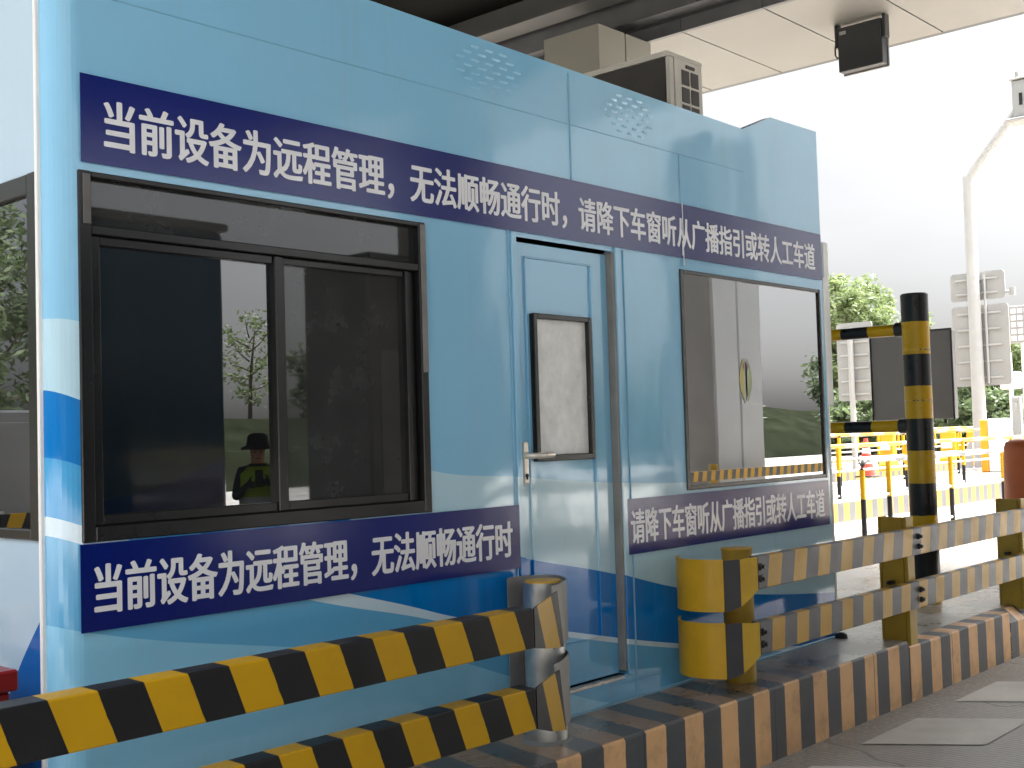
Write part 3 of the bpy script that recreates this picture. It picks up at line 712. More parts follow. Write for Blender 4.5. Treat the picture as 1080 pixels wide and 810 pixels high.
# ------------------------------------------------------------------ striped gate post with bars
gp = thing('gate_post', 'tall black and yellow banded steel post with two bars reaching behind the booth', 'gate post', (7.92, 3.42, 0))
GX, GY = 7.92, 3.42
b = MB(); b.tube([(GX, GY, -0.05), (GX, GY, 2.035)], 0.090, 48); p = b.build('post', M['post_bands'], gp); bpy.context.view_layer.update()
b = MB(); b.tube([(GX, GY, 2.035), (GX, GY, 2.045)], 0.092, 48, radii=[0.092, 0.082]); b.build('cap', M['black'], p)
for z in (1.81, 1.155):
    b = MB(); b.tube([(GX, GY+0.10, z), (GX, GY+2.6, z)], 0.041, 20); o = b.build('bar', M['bar_bands'], gp); bpy.context.view_layer.update()
    b = MB(); b.tube([(GX, GY+0.075, z), (GX, GY+0.135, z)], 0.050, 20); b.build('socket', M['black'], o)
# worn notes round the post
t = NT('torn_tape_band'); v, x = t.obj()
n = t.noise(v, 28.0, 4.0, 0.6); c = t.mix(t.math('GREATER_THAN', n, 0.5), YEL, (0.03, 0.03, 0.03, 1)); c = t.mix(t.math('GREATER_THAN', n, 0.58), c, (0.5, 0.46, 0.36, 1))
tm = t.set(Base_Color=c, Roughness=0.5)
for z0_, z1_ in ((1.655, 1.668), (1.318, 1.328)):
    b = MB(); b.tube([(GX, GY, z0_), (GX, GY, z1_)], 0.0912, 48, cap=False); b.build('tape', tm, p)

# ------------------------------------------------------------------ grey display board behind the gate post
db = thing('display_board', 'grey back of a rectangular display board behind the banded post', 'display board', (11.0, 4.79, 0))
def ray_y(u, x): # helper: sideways position at distance x for a picture column
    return x/u
b = MB(); b.box(10.96, 11.06, 4.40, 5.18, 1.21, 2.03, 0.006); b.build('panel', M['grey_board'], db)
b = MB(); b.box(10.945, 10.962, 4.39, 5.19, 2.028, 2.042, 0.003); b.box(10.945, 10.962, 4.39, 4.404, 1.2, 2.027, 0.003); b.box(10.945, 10.962, 5.176, 5.19, 1.2, 2.027, 0.003); b.build('rim', M['dark_frame'], db)
b = MB(); b.tube([(11.11, 4.80, 0), (11.11, 4.80, 1.9)], 0.045, 16); b.build('pole', M['dark_frame'], db)
for yy in (4.5, 4.7, 4.9, 5.1):
    b = MB(); b.tube([(11.0, yy, 1.21), (11.0, yy, 1.17)], 0.014, 8); b.build('cable_gland', M['rubber'], db)

# ------------------------------------------------------------------ pipe railings
def railing(x0, x1, y, z0, h, sp, label, loop=True, tubes=(1.0, 0.52, 0.06), r=0.03, mt='tube_stripes', group=None, pm='railpost', first=None):
    g = thing('pipe_railing', label, 'railing', (x0, y, z0), group)
    n = max(2, int((x1-x0)/sp)+1)
    xs = [x0+i*sp for i in range(n)]
    if first: xs = [x0, x0+first]+[x0+first+sp*i for i in range(1, n)]
    xs = [x for x in xs if x <= x1]
    for i, x in enumerate(xs):
        b = MB(); b.tube([(x, y, z0), (x, y, z0+h-(0.10 if (i == 0 and loop) else 0.01))], r*0.95, 12); b.build('post', M[pm], g)
    for k, fz in enumerate(tubes):
        b = MB(); z = z0+h*fz
        if k == 0 and loop:
            pts = [(x0, y, z-0.10), (x0+0.015, y, z-0.05), (x0+0.05, y, z-0.012), (x0+0.10, y, z)]+[(x1, y, z)]
        else: pts = [(x0, y-0.0, z), (x1, y, z)]
        b.tube(pts, r if k == 0 else r*0.62, 12); b.build('tube', M[mt] if k == 0 else M['pole_white'], g)
    return g
railing(12.45, 44, 6.05, -0.03, 0.82, 1.76, 'nearest low pipe railing with bent end post, behind the banded gate post', first=0.66, mt='tube_stripes')
railing(10.5, 60, 9.3, 0.0, 0.86, 2.6, 'pipe railing along the front kerb of the second island', mt='tube_yellow', loop=False, r=0.035)
railing(10.5, 60, 11.4, 0.0, 1.02, 3.0, 'pipe railing along the back edge of the second island', mt='tube_yellow', loop=False, r=0.035)
railing(12, 60, 15.5, 0.0, 0.95, 3.0, 'pipe railing on the third island, beyond two lanes', mt='tube_yellow', loop=False, r=0.04)
railing(12, 70, 17.6, 0.0, 1.05, 3.0, 'farthest pipe railing before the dark hedge', mt='tube_yellow', loop=False, r=0.04)

# ------------------------------------------------------------------ gantry pole with two signs
def sign_plate(parent, x, y0, y1, z0, z1, nribs, thick=0.03, rnd=0.09):
    pts = []
    for cy, cz, a0 in ((y1-rnd, z1-rnd, 0), (y0+rnd, z1-rnd, 90), (y0+rnd, z0+rnd, 180), (y1-rnd, z0+rnd, 270)):
        for k in range(5):
            a = math.radians(a0+90*k/4); pts.append((cy+rnd*math.cos(a), cz+rnd*math.sin(a)))
    b = MB(); b.prism(pts, 'x', x, x+thick); o = b.build('sign_panel', M['sign_back'], parent); bpy.context.view_layer.update()
    b = MB()
    for k in range(nribs):
        z = z0+(z1-z0)*(k+0.5)/nribs
        b.box(x-0.035, x-0.001, y0+0.13*(y1-y0), y1-0.10*(y1-y0), z-0.022, z+0.022, 0.004)
    b.build('rib', M['pole_white'], o)
    return o
pl = thing('gantry_pole', 'white lane pole with bent arm carrying two sign boards seen from behind', 'pole', (31.2, 12.0, 0))
PX, PY = 31.2, 11.88
b = MB(); b.tube([(PX, PY, -0.05), (PX, PY, 7.55)], 0.235, 24, radii=[0.175, 0.138]); b.build('pole', M['pole_white'], pl)
b = MB(); b.tube([(PX, PY, 7.50), (PX-0.0, PY-0.35, 7.95), (PX, PY-1.28, 9.0)], 0.125, 20); arm = b.build('arm', M['pole_white'], pl); bpy.context.view_layer.update()
b = MB(); b.box(PX-0.2, PX+0.2, PY-1.62, PY-1.26, 8.80, 9.75, 0.03); b.box(PX-0.3, PX+0.3, PY-1.9, PY-1.1, 8.70, 8.795, 0.03); b.box(PX-0.24, PX+0.24, PY-1.66, PY-1.2, 9.755, 9.81, 0.02)
b.tube([(PX, PY-1.35, 9.8), (PX, PY-1.35, 10.0)], 0.05, 10)
lh = b.build('lamp_head', M['sign_back'], arm)
b = MB(); b.box(PX-0.212, PX-0.201, PY-1.52, PY-1.44, 9.1, 9.4); b.build('lamp_slot', M['dark_frame'], arm)
b = MB()
for a in range(4):
    c, s_ = math.cos(a*math.pi/2+0.5), math.sin(a*math.pi/2+0.5)
    b.prism([(0.2, 0.0), (0.62, 0.0), (0.2, 0.75)], 'y', -0.015, 0.015) if False else b.face([(PX+0.2*c, PY+0.2*s_, 0.02), (PX+0.62*c, PY+0.62*s_, 0.02), (PX+0.2*c, PY+0.2*s_, 0.85)])
b.tube([(PX, PY, 0.0), (PX, PY, 0.04)], 0.65, 24)
b.build('base_flange', M['pole_white'], pl)
sign_plate(pl, PX+0.16, PY-0.74, PY+0.66, 4.35, 5.08, 2)
sign_plate(pl, PX+0.16, PY-0.80, PY+0.66, 2.14, 4.22, 5)
b = MB(); b.tube([(PX+0.12, PY-0.24, 2.2), (PX+0.12, PY-0.24, 5.0)], 0.035, 8); b.build('strut', M['pole_white'], pl)
b = MB(); b.tube([(PX+0.18, PY-0.74, 4.5), (PX+0.18, PY-0.95, 4.5)], 0.04, 8); b.tube([(PX+0.18, PY-0.92, 4.4), (PX+0.18, PY-0.92, 4.6)], 0.08, 8); b.build('camera', M['grey_cab'], pl)
# second sign behind, left
sp = thing('sign_post', 'tall white sign board on thin post, seen from behind, left of the banded post', 'sign', (31.0, 15.25, 0))
b = MB(); b.tube([(31.0, 15.25, 0), (31.0, 15.25, 3.9)], 0.075, 16); b.build('pole', M['pole_white'], sp)
sign_plate(sp, 31.13, 14.66, 15.72, 1.90, 4.05, 6)
# thin lamp pole above the booth
lp = tag(MB().tube([(52, 36.6, -0.3), (52, 36.6, 21)], 0.13, 10, radii=[0.16, 0.12]).build('lamp_pole', M['sign_back']), 'thin pale pole rising behind the booth roof', 'pole')
# narrow white panel beside the booth
wp = thing('lane_marker', 'narrow white panel just behind the right edge of the booth', 'panel', (7.4, 3.83, 0))
b = MB(); b.box(7.36, 7.44, 3.79, 3.88, 1.30, 2.39, 0.008); b.build('panel', M['white_paint'], wp)
b = MB(); b.tube([(7.42, 3.87, -0.03), (7.42, 3.87, 1.3)], 0.03, 10); b.build('pole', M['white_paint'], wp)
b = MB()
for z in (2.28, 1.9, 1.5): b.tube([(7.359, 3.835, z), (7.352, 3.835, z)], 0.012, 8)
b.build('screw', M['grey_cab'], wp)

# ------------------------------------------------------------------ equipment on the right
dr = thing('crash_drum', 'brown orange crash drum behind the right guardrail, cut by the picture edge', 'crash drum', (9.75, 3.62, 0))
b = MB(); DX, DY = 9.95, 3.31
b.tube([(DX, DY, -0.03), (DX, DY, 0.02), (DX, DY, 0.86), (DX, DY, 0.955), (DX, DY, 1.0), (DX, DY, 1.02)], 0.4, 40, radii=[0.30, 0.30, 0.285, 0.28, 0.265, 0.22]); b.build('drum', M['rust_orange'], dr)
b = MB(); b.tube([(DX, DY, 0.50), (DX, DY, 0.515)], 0.4, 40, radii=[0.302, 0.302]); b.build('rim_band', M['white_paint'], dr)
b = MB(); b.tube([(DX, DY, 0.36), (DX, DY, 0.498)], 0.4, 40, radii=[0.304, 0.302]); b.build('lower_band', M['olive_yellow'], dr)

def bollard(x, y, h, w, label):
    g = thing('card_reader_column', label, 'equipment column', (x, y, 0), 'grey equipment columns')
    b = MB(); b.box(x-w/2, x+w/2, y-w/2, y+w/2, 0, h, 0.02); o = b.build('housing', M['sign_back'], g); bpy.context.view_layer.update()
    b = MB(); b.box(x-w/2-0.006, x-w/2, y-w*0.25, y+w*0.25, h-0.32, h-0.12, 0.01); b.build('lens', M['grey_cab'], o)
    b = MB(); b.box(x-w/2-0.006, x-w/2, y-w*0.4, y+w*0.4, 0.55, 0.72, 0.005); b.build('reflector', M['orange'], o)
bollard(30.0, 10.50, 1.80, 0.20, 'left one of two tall grey equipment columns near the drum')
bollard(30.0, 10.08, 1.84, 0.20, 'right one of two tall grey equipment columns near the drum')
cb = thing('control_cabinet', 'white cabinet with an orange side beside the white pole', 'cabinet', (29.5, 10.85, 0))
b = MB(); b.box(29.3, 29.9, 10.62, 10.98, 0, 1.28, 0.02); b.build('body', M['white_paint'], cb)
b = MB(); b.box(29.28, 29.9, 10.985, 11.16, 0, 1.26, 0.02); b.build('side_panel', M['orange'], cb)
cm = thing('camera_post', 'small white camera box on thin post right of the signs', 'camera post', (36.0, 12.75, 0))
b = MB(); b.tube([(36.0, 12.75, 0), (36.0, 12.75, 3.2)], 0.06, 10); b.build('pole', M['white_paint'], cm)
b = MB(); b.box(35.8, 36.2, 12.5, 13.0, 2.15, 2.65, 0.03); b.build('camera_box', M['white_paint'], cm)
g2 = thing('lattice_sign', 'pale perforated panel on a thin post at the right picture edge', 'panel', (38, 13.1, 0))
b = MB(); b.box(38.0, 38.1, 12.75, 13.45, 3.6, 4.75, 0.02)
b.build('panel', M['sign_back'], g2)
b = MB()
for i in range(3):
    for j in range(5): b.box(37.985, 37.999, 12.82+i*0.2, 12.96+i*0.2, 3.68+j*0.21, 3.82+j*0.21)
b.build('slots', M['white_paint'], g2)
b = MB(); b.tube([(38.12, 13.1, 0), (38.12, 13.1, 3.7)], 0.05, 8); b.build('pole', M['white_paint'], g2)

# traffic cones and water barriers
def cone(x, y, z, s, lbl):
    g = thing('traffic_cone', lbl, 'traffic cone', (x, y, z))
    b = MB(); b.tube([(x, y, z+0.03), (x, y, z+0.95*s)], 0.1, 16, radii=[0.19*s, 0.045*s]); o = b.build('cone', M['cone_red'], g); bpy.context.view_layer.update()
    for f in (0.35, 0.62):
        b = MB(); r0 = 0.19-0.145*f
        b.tube([(x, y, z+0.95*s*f), (x, y, z+0.95*s*(f+0.13))], 0.1, 16, radii=[r0*s*1.03, (0.19-0.145*(f+0.13))*s*1.04]); b.build('sleeve', M['white_paint'], o)
    b = MB(); b.box(x-0.22*s, x+0.22*s, y-0.22*s, y+0.22*s, z, z+0.04, 0.01); b.build('base', M['rubber'], g)
cone(26.6, 12.8, 0.0, 0.95, 'red and white traffic cone standing between the railings')
def barrier(x, y, z, lbl, m='orange', w=1.1, h=0.85):
    g = thing('water_barrier', lbl, 'barrier', (x, y, z), 'orange plastic water barriers')
    b = MB(); b.prism([(-0.25, 0), (-0.25, 0.16), (-0.12, 0.34), (-0.09, h), (0.09, h), (0.12, 0.34), (0.25, 0.16), (0.25, 0)], 'y', y-w/2, y+w/2, bev=0.015)
    bmesh.ops.translate(b.bm, verts=list(b.bm.verts), vec=(x, 0, z)); o = b.build('body', M[m], g); bpy.context.view_layer.update()
    b = MB(); b.box(x-0.262, x-0.115, y-w*0.3, y+w*0.3, z+h*0.5, z+h*0.5+0.16, 0.01); b.build('stripe', M['white_paint'], o)
barrier(30.5, 14.05, 0, 'orange water barrier just left of the banded post', h=1.1, w=0.36)
barrier(33.5, 14.35, 0, 'orange water barrier just right of the banded post', h=0.95, w=0.40)
barrier(35.5, 14.45, 0, 'second orange water barrier, between the banded post and white pole', h=0.95, w=0.45)
barrier(34.5, 13.3, 0, 'orange water barrier nearest the white pole', h=0.95, w=0.4)
yb = thing('striped_board', 'small yellow green warning board between the far railings beside the booth', 'warning board', (27, 15.0, 0))
b = MB(); b.box(27.0, 27.05, 14.6, 15.3, 0.45, 0.95, 0.01); b.build('panel', plain('lime_board', srgb(190, 205, 60), 0.5), yb)
for yy in (14.7, 15.2):
    b = MB(); b.tube([(27.06, yy, 0), (27.06, yy, 0.9)], 0.025, 8); b.build('leg', M['steel'], yb)

# red box by the end wall
rb = thing('red_box', 'dark red metal box with lid standing by the pale end wall', 'box', (1.35, 3.5, 0))
b = MB(); b.box(1.20, 1.565, 3.272, 3.75, 0.0, 0.50, 0.006); b.build('body', M['red'], rb)
b = MB(); b.box(1.19, 1.582, 3.255, 3.76, 0.502, 0.56, 0.006); b.build('lid', M['red'], rb)

# ------------------------------------------------------------------ across the lane (only seen mirrored in the windows and paint)
ob = thing('toll_booth', 'blue toll booth across the lane, seen only mirrored in the wide window', 'toll booth', (5.3, -5.0, 0))
M['wrap_far'] = wave_material('opposite_wave_wrap', [([(2.0, 0.4), (4.0, 0.5), (6.0, 0.72), (7.0, 1.0), (7.8, 1.25), (9.0, 1.5)], srgb(14, 62, 120)), ([(2.0, 0.1), (5.0, 0.2), (7.0, 0.6), (9.0, 0.9)], srgb(60, 100, 128))], srgb(52, 84, 104), (2.0, 9.0), bumps=False)
b = MB(); b.box(2.9, 7.13, -6.1, -3.75, 0, 3.3, 0.06, seg=3); b.build('wall', M['wrap_far'], ob)
b = MB(); b.box(2.85, 7.16, -6.15, -3.70, 3.302, 3.38, 0.02); b.build('roof', M['grey_cab'], ob)
b = MB(); b.box(3.3, 5.0, -3.775, -3.74, 0.95, 1.95, 0.01); b.build('window', M['dark_frame'], ob)
pc = thing('equipment_kiosk', 'dark grey lane kiosk across the lane, seen only mirrored in the window', 'kiosk', (9.3, -4.3, 0))
b = MB(); b.box(9.05, 10.3, -4.9, -3.75, 0, 3.3, 0.03); b.build('body', plain('dark_kiosk', (0.10, 0.10, 0.10, 1), 0.6), pc)
b = MB(); b.box(9.2, 10.15, -3.757, -3.74, 0.5, 2.2, 0.01); b.build('door', M['grey_board'], pc)
pi = thing('pillar', 'light grey clad pillar across the lane, seen only mirrored in the right window', 'pillar', (17.2, -4.4, 0))
PL0, PL1 = 16.45, 17.92
b = MB(); b.box(PL0, (PL0+PL1)/2-0.01, -4.9, -4.0, 0, 6.0, 0.02); b.box((PL0+PL1)/2+0.01, PL1, -4.9, -4.0, 0, 6.0, 0.02); b.build('cladding', plain('pale_grey_cladding', (0.36, 0.37, 0.37, 1), 0.5, 0, 0.05, 1.0), pi)
b = MB(); b.box(PL0-0.05, PL0-0.004, -4.55, -4.02, 0.31, 5.9, 0.005); b.build('side_panel', M['grey_board'], pi)  # dark sheet added so the pillar's side mirrors darker; shade put into colour
b = MB(); b.box(PL0-0.1, PL1+0.1, -5.0, -3.9, -0.02, 0.3, 0.02); b.build('plinth', M['grey_cab'], pi)
gx = thing('guardrail', 'striped guardrail across the lane, seen only mirrored in the right window', 'guardrail', (20, -3.7, 0))
b = MB(); b.prism([(-3.72, 0.42), (-3.72, 0.57), (-3.64, 0.57), (-3.64, 0.42)], 'x', 11.0, 34.0); b.build('rail', M['rail_far'], gx)
for px in (12, 16, 20, 24, 28, 32):
    b = MB(); b.tube([(px, -3.81, 0), (px, -3.81, 0.66)], 0.07, 14); b.build('post', M['olive_yellow'], gx)

# photographer-side worker with bucket hat and hi-vis vest (mirrored in the wide window)
def person(x, y, z, rot):
    g = thing('person', 'person in dark bucket hat and lime vest, seen mirrored in the wide window', 'person', (x, y, z))
    g.rotation_euler = (0, 0, rot); g.scale = (0.9, 0.9, 0.9)
    J = {'pel': (0, 0, 0.93), 'sp': (0, 0, 1.12), 'ch': (0, 0.01, 1.30), 'nk': (0, 0, 1.45), 'hd': (0, -0.02, 1.56), 'hd2': (0, -0.03, 1.66),
         'ls': (0.17, 0, 1.38), 'le': (0.23, -0.06, 1.12), 'lw': (0.15, -0.26, 1.22), 'lh': (0.09, -0.32, 1.27),
         'rs': (-0.17, 0, 1.38), 're': (-0.23, -0.06, 1.12), 'rw': (-0.14, -0.26, 1.24), 'rh': (-0.08, -0.32, 1.29),
         'lt': (0.09, 0, 0.88), 'lk': (0.10, -0.01, 0.48), 'la': (0.10, 0.02, 0.09), 'lf': (0.11, -0.15, 0.035),
         'rt': (-0.09, 0, 0.88), 'rk': (-0.10, -0.01, 0.48), 'ra': (-0.10, 0.02, 0.09), 'rf': (-0.11, -0.15, 0.035)}
    E = [('pel', 'sp'), ('sp', 'ch'), ('ch', 'nk'), ('nk', 'hd'), ('hd', 'hd2'), ('ch', 'ls'), ('ls', 'le'), ('le', 'lw'), ('lw', 'lh'), ('ch', 'rs'), ('rs', 're'), ('re', 'rw'), ('rw', 'rh'),
         ('pel', 'lt'), ('lt', 'lk'), ('lk', 'la'), ('la', 'lf'), ('pel', 'rt'), ('rt', 'rk'), ('rk', 'ra'), ('ra', 'rf')]
    Rr = {'pel': .13, 'sp': .125, 'ch': .14, 'nk': .055, 'hd': .085, 'hd2': .085, 'ls': .065, 'le': .045, 'lw': .032, 'lh': .03, 'rs': .065, 're': .045, 'rw': .032, 'rh': .03,
          'lt': .085, 'lk': .06, 'la': .042, 'lf': .035, 'rt': .085, 'rk': .06, 'ra': .042, 'rf': .035}
    # hands: palm plus five short bent fingers each
    for s, k in (('l', 1), ('r', -1)):
        hx, hy, hz = J[s+'h']
        for i in range(5):
            a = f'{s}f{i}a'; c = f'{s}f{i}b'
            J[a] = (hx-k*0.02+k*(i-2)*0.002, hy-0.035-0.004*i, hz+0.03-0.017*i); J[c] = (hx-k*0.05, hy-0.05-0.003*i, hz+0.035-0.018*i)
            if i == 0: J[a] = (hx+k*0.0, hy-0.03, hz+0.045); J[c] = (hx-k*0.02, hy-0.055, hz+0.065)
            E += [(s+'h', a), (a, c)]; Rr[a] = 0.009; Rr[c] = 0.008
    names = list(J); me = bpy.data.meshes.new('body')
    me.from_pydata([J[n] for n in names], [(names.index(a), names.index(c)) for a, c in E], [])
    o = bpy.data.objects.new('body', me); COL.objects.link(o); o.parent = g
    md = o.modifiers.new('skin', 'SKIN'); 
    for i, n in enumerate(names):
        me.skin_vertices[0].data[i].radius = (Rr[n], Rr[n])
    me.skin_vertices[0].data[names.index('pel')].use_root = True
    o.modifiers.new('sub', 'SUBSURF').render_levels = 2
    tt = NT('worker_body'); v, px_ = tt.obj()
    c = tt.mix(tt.math('GREATER_THAN', px_[2], 1.46), (0.03, 0.035, 0.05, 1), srgb(196, 150, 120)); tt.set(Base_Color=c, Roughness=0.8)
    me.materials.append(tt.m)
    def part(nm, rings, m, n=24):
        b = MB(); prev = None
        for (z, rx, ry, cy) in rings:
            ring = [b.bm.verts.new((rx*math.cos(2*math.pi*k/n), cy+ry*math.sin(2*math.pi*k/n), z)) for k in range(n)]
            if prev:
                for k in range(n):
                    f = b.bm.faces.new((prev[k], prev[(k+1) % n], ring[(k+1) % n], ring[k])); f.smooth = True
            prev = ring
        b.bm.faces.new(prev)
        me2 = bpy.data.meshes.new(nm); bmesh.ops.recalc_face_normals(b.bm, faces=list(b.bm.faces)); b.bm.to_mesh(me2); b.bm.free(); me2.materials.append(m)
        oo = bpy.data.objects.new(nm, me2); COL.objects.link(oo); oo.parent = g
    t3 = NT('lime_vest'); v, pz_ = t3.obj()
    st = t3.math('LESS_THAN', t3.math('ABSOLUTE', t3.math('SUBTRACT', pz_[2], 1.1)), 0.03); c = t3.mix(st, srgb(150, 180, 50), (0.45, 0.45, 0.45, 1)); t3.set(Base_Color=c, Roughness=0.6)
    part('vest', [(0.86, 0.20, 0.17, 0), (1.0, 0.19, 0.165, 0), (1.2, 0.205, 0.175, 0), (1.36, 0.20, 0.15, 0), (1.43, 0.12, 0.10, 0)], t3.m)
    hm = plain('dark_hat', (0.02, 0.022, 0.03, 1), 0.8)
    part('hat', [(1.60, 0.17, 0.19, -0.03), (1.625, 0.165, 0.185, -0.03), (1.645, 0.115, 0.13, -0.03), (1.74, 0.10, 0.115, -0.03), (1.765, 0.06, 0.07, -0.03)], hm)
    sk = plain('skin', srgb(200, 150, 118), 0.6)
    part('face', [(1.47, 0.03, 0.04, -0.07), (1.50, 0.058, 0.065, -0.06), (1.55, 0.072, 0.085, -0.045), (1.62, 0.078, 0.095, -0.03)], sk)
    for dx in (-0.03, 0.03):
        b = MB(); b.tube([(dx, -0.128, 1.575), (dx, -0.134, 1.575)], 0.010, 8); ob_ = b.build('eye', M['rubber']); ob_.parent = g
    b = MB(); b.tube([(0, -0.125, 1.57), (0, -0.15, 1.535), (0, -0.12, 1.53)], 0.012, 8); ob_ = b.build('nose', sk); ob_.parent = g
    b = MB(); b.box(-0.022, 0.022, -0.130, -0.122, 1.506, 1.513); ob_ = b.build('mouth', M['red']); ob_.parent = g
    b = MB(); b.box(-0.04, 0.04, -0.375, -0.362, 1.235, 1.40, 0.006); ob_ = b.build('phone', M['signal_black'])
    ob_.parent = None; ob_.location = (x, y, z); ob_.rotation_euler = (0, 0, rot); ob_.scale = (0.9, 0.9, 0.9)
    tag(ob_, 'black phone held up by the person in the lime vest', 'phone')
    return g
person(6.62, -2.55, ROAD, math.radians(180+35))

# grey cabinet and pole for the end window's reflection
ec = thing('equipment_cabinet', 'grey equipment cabinet on the next island, mirrored in the end window', 'cabinet', (-1.6, 9.9, 0))
b = MB(); b.box(-2.1, -1.0, 9.6, 10.2, 0, 1.5, 0.02); b.build('body', M['grey_cab'], ec)
b = MB(); b.box(-2.02, -1.58, 9.588, 9.6, 0.2, 1.4, 0.004); b.box(-1.54, -1.1, 9.588, 9.6, 0.2, 1.4, 0.004); b.build('door', M['sign_back'], ec)
ep = thing('lane_pole', 'pale lane pole with orange lamp on the next island, mirrored in end window', 'pole', (-0.9, 10.6, 0))
b = MB(); b.tube([(-0.9, 10.6, 0), (-0.9, 10.6, 4.2)], 0.10, 14); b.build('pole', M['clad'], ep)
b = MB(); b.box(-1.0, -0.8, 10.4, 10.5, 1.5, 1.75, 0.02); b.build('lamp', M['orange'], ep)

# ------------------------------------------------------------------ trees
def leafmat(name, c0, c1, c2):
    t = NT(name); v, x = t.obj()
    g = t.add('ShaderNodeNewGeometry'); n = t.noise(v, 0.9, 4.0, 0.6)
    c = t.mix(t.ramp(n, 0.35, 0.65), c0, c1); c = t.mix(t.math('MULTIPLY', g.outputs['Random Per Island'], 0.6), c, c2)
    t.set(Base_Color=c, Roughness=0.6)
    t.p.inputs['Subsurface Weight'].default_value = 0
    tl = t.add('ShaderNodeBsdfTranslucent'); t.l.new(c, tl.inputs[0])
    mx = t.add('ShaderNodeMixShader'); mx.inputs[0].default_value = 0.4
    t.l.new(t.p.outputs[0], mx.inputs[1]); t.l.new(tl.outputs[0], mx.inputs[2]); t.l.new(mx.outputs[0], t.n['Material Output'].inputs[0])
    return t.m
LM = [leafmat('green_foliage', (0.085, 0.13, 0.045, 1), (0.15, 0.20, 0.07, 1), (0.24, 0.28, 0.13, 1)),
      leafmat('dark_foliage', (0.05, 0.08, 0.032, 1), (0.085, 0.12, 0.05, 1), (0.12, 0.15, 0.07, 1))]
BARK = plain('bark', (0.10, 0.08, 0.06, 1), 0.9, 0, 0.3, 5.0, bump=0.3)
def tree(name, x, y, h, w, label, seed, m=0, nleaf=8600, ls=0.18, zc0=0.28, cat='tree', group=None, z0=ROAD):
    rnd = random.Random(seed)
    g = thing(name, label, cat, (x, y, z0), group)
    b = MB(); ends = []
    top = Vector((x+rnd.uniform(-.3, .3), y+rnd.uniform(-.3, .3), z0+h*0.82))
    b.tube([(x, y, z0-0.1), (x+0.05, y, z0+h*0.3), ((x+top.x)/2, (y+top.y)/2, z0+h*0.55), top], 0.1, 9, radii=[h*0.022, h*0.017, h*0.012, h*0.004])
    nl = 15
    for i in range(nl):
        f = zc0+(0.92-zc0)*i/nl; a = i*2.4+rnd.uniform(-.4, .4)
        prof = math.sin(math.pi*min(1, (f-zc0+0.10)/(1.08-zc0)))**0.7
        rr = w*0.5*prof*rnd.uniform(0.65, 1.05)
        s = Vector((x, y, z0+h*f*0.86)); e = Vector((x+rr*math.cos(a), y+rr*math.sin(a), z0+h*(f+rnd.uniform(0.02, 0.10))))
        b.tube([s, s.lerp(e, 0.5)+Vector((0, 0, -0.02*h)), e], 0.05, 6, radii=[h*0.008, h*0.005, h*0.002])
        ends += [e, s.lerp(e, 0.6), s.lerp(e, 0.85)]
    ends.append(Vector((top.x, top.y, z0+h*0.95)))
    b.build('trunk', BARK, g)
    c = MB(); per = nleaf//len(ends)
    for e in ends:
        cr = w*0.5*rnd.uniform(0.20, 0.42)
        for _ in range(per):
            d = Vector((rnd.gauss(0, 1), rnd.gauss(0, 1), rnd.gauss(0, 0.8))); d = d.normalized()*cr*rnd.random()**0.45
            p = e+d
            if p.z > z0+h*1.02: p.z = z0+h*1.02-rnd.random()*0.3*h*0.1
            s = ls*rnd.uniform(0.5, 1.2)
            u = Vector((rnd.gauss(0, 1), rnd.gauss(0, 1), rnd.gauss(0, 0.6))).normalized(); q = u.cross(Vector((rnd.gauss(0, 1), rnd.gauss(0, 1), rnd.gauss(0, 1)))).normalized()
            c.bm.faces.new([c.bm.verts.new(p-u*s), c.bm.verts.new(p+q*s*0.35), c.bm.verts.new(p+u*s), c.bm.verts.new(p-q*s*0.35)])
    c.build('crown', LM[m], g, recalc=False)
    return g
def at(px, dist):  # direction of a picture column -> ground point (used once for laying out the far tree belt)
    th = math.radians(41.9)-math.atan((px-540)/1281.0)
    return dist*math.cos(th)/math.cos(math.atan((px-540)/1281.0)), dist*math.sin(th)/math.cos(math.atan((px-540)/1281.0))
spec = [(872, 60, 8.3, 5.0, 0, 'light green tree against the right edge of the booth'), (893, 58, 8.9, 4.6, 0, 'tall light green tree behind the white sign board'),
        (926, 60, 8.2, 4.4, 0, 'pointed light green tree left of the banded post'), (846, 62, 8.0, 5.0, 0, 'light green tree hidden behind the booth end'),
        (988, 70, 6.2, 4.5, 0, 'low green tree top over the grey display board'), (950, 72, 5.4, 5.0, 1, 'dark green tree behind the banded post'),
        (1012, 66, 4.6, 5.2, 1, 'dark green tree behind the white lane pole'), (1070, 58, 5.4, 4.2, 0, 'green tree at the right picture edge'),
        (1092, 60, 5.8, 4.6, 0, 'green tree just past the right picture edge'), (1044, 74, 4.4, 5.4, 1, 'dark tree between white pole and camera post')]
for i, (px, d, h, w, m, lb) in enumerate(spec):
    X, Y = at(px, d); tree('tree', X, Y, h, w, lb, 20+i, m)
for i, px in enumerate(range(858, 1110, 22)):
    X, Y = at(px, 52+3*(i % 2)); tree('shrub', X, Y, 2.9+0.35*math.sin(i*1.7), 3.0, 'dark bushy shrub in the hedge row below the trees', 60+i, 1, 2200, 0.2, 0.05, 'shrub', 'hedge shrubs behind the far railings')
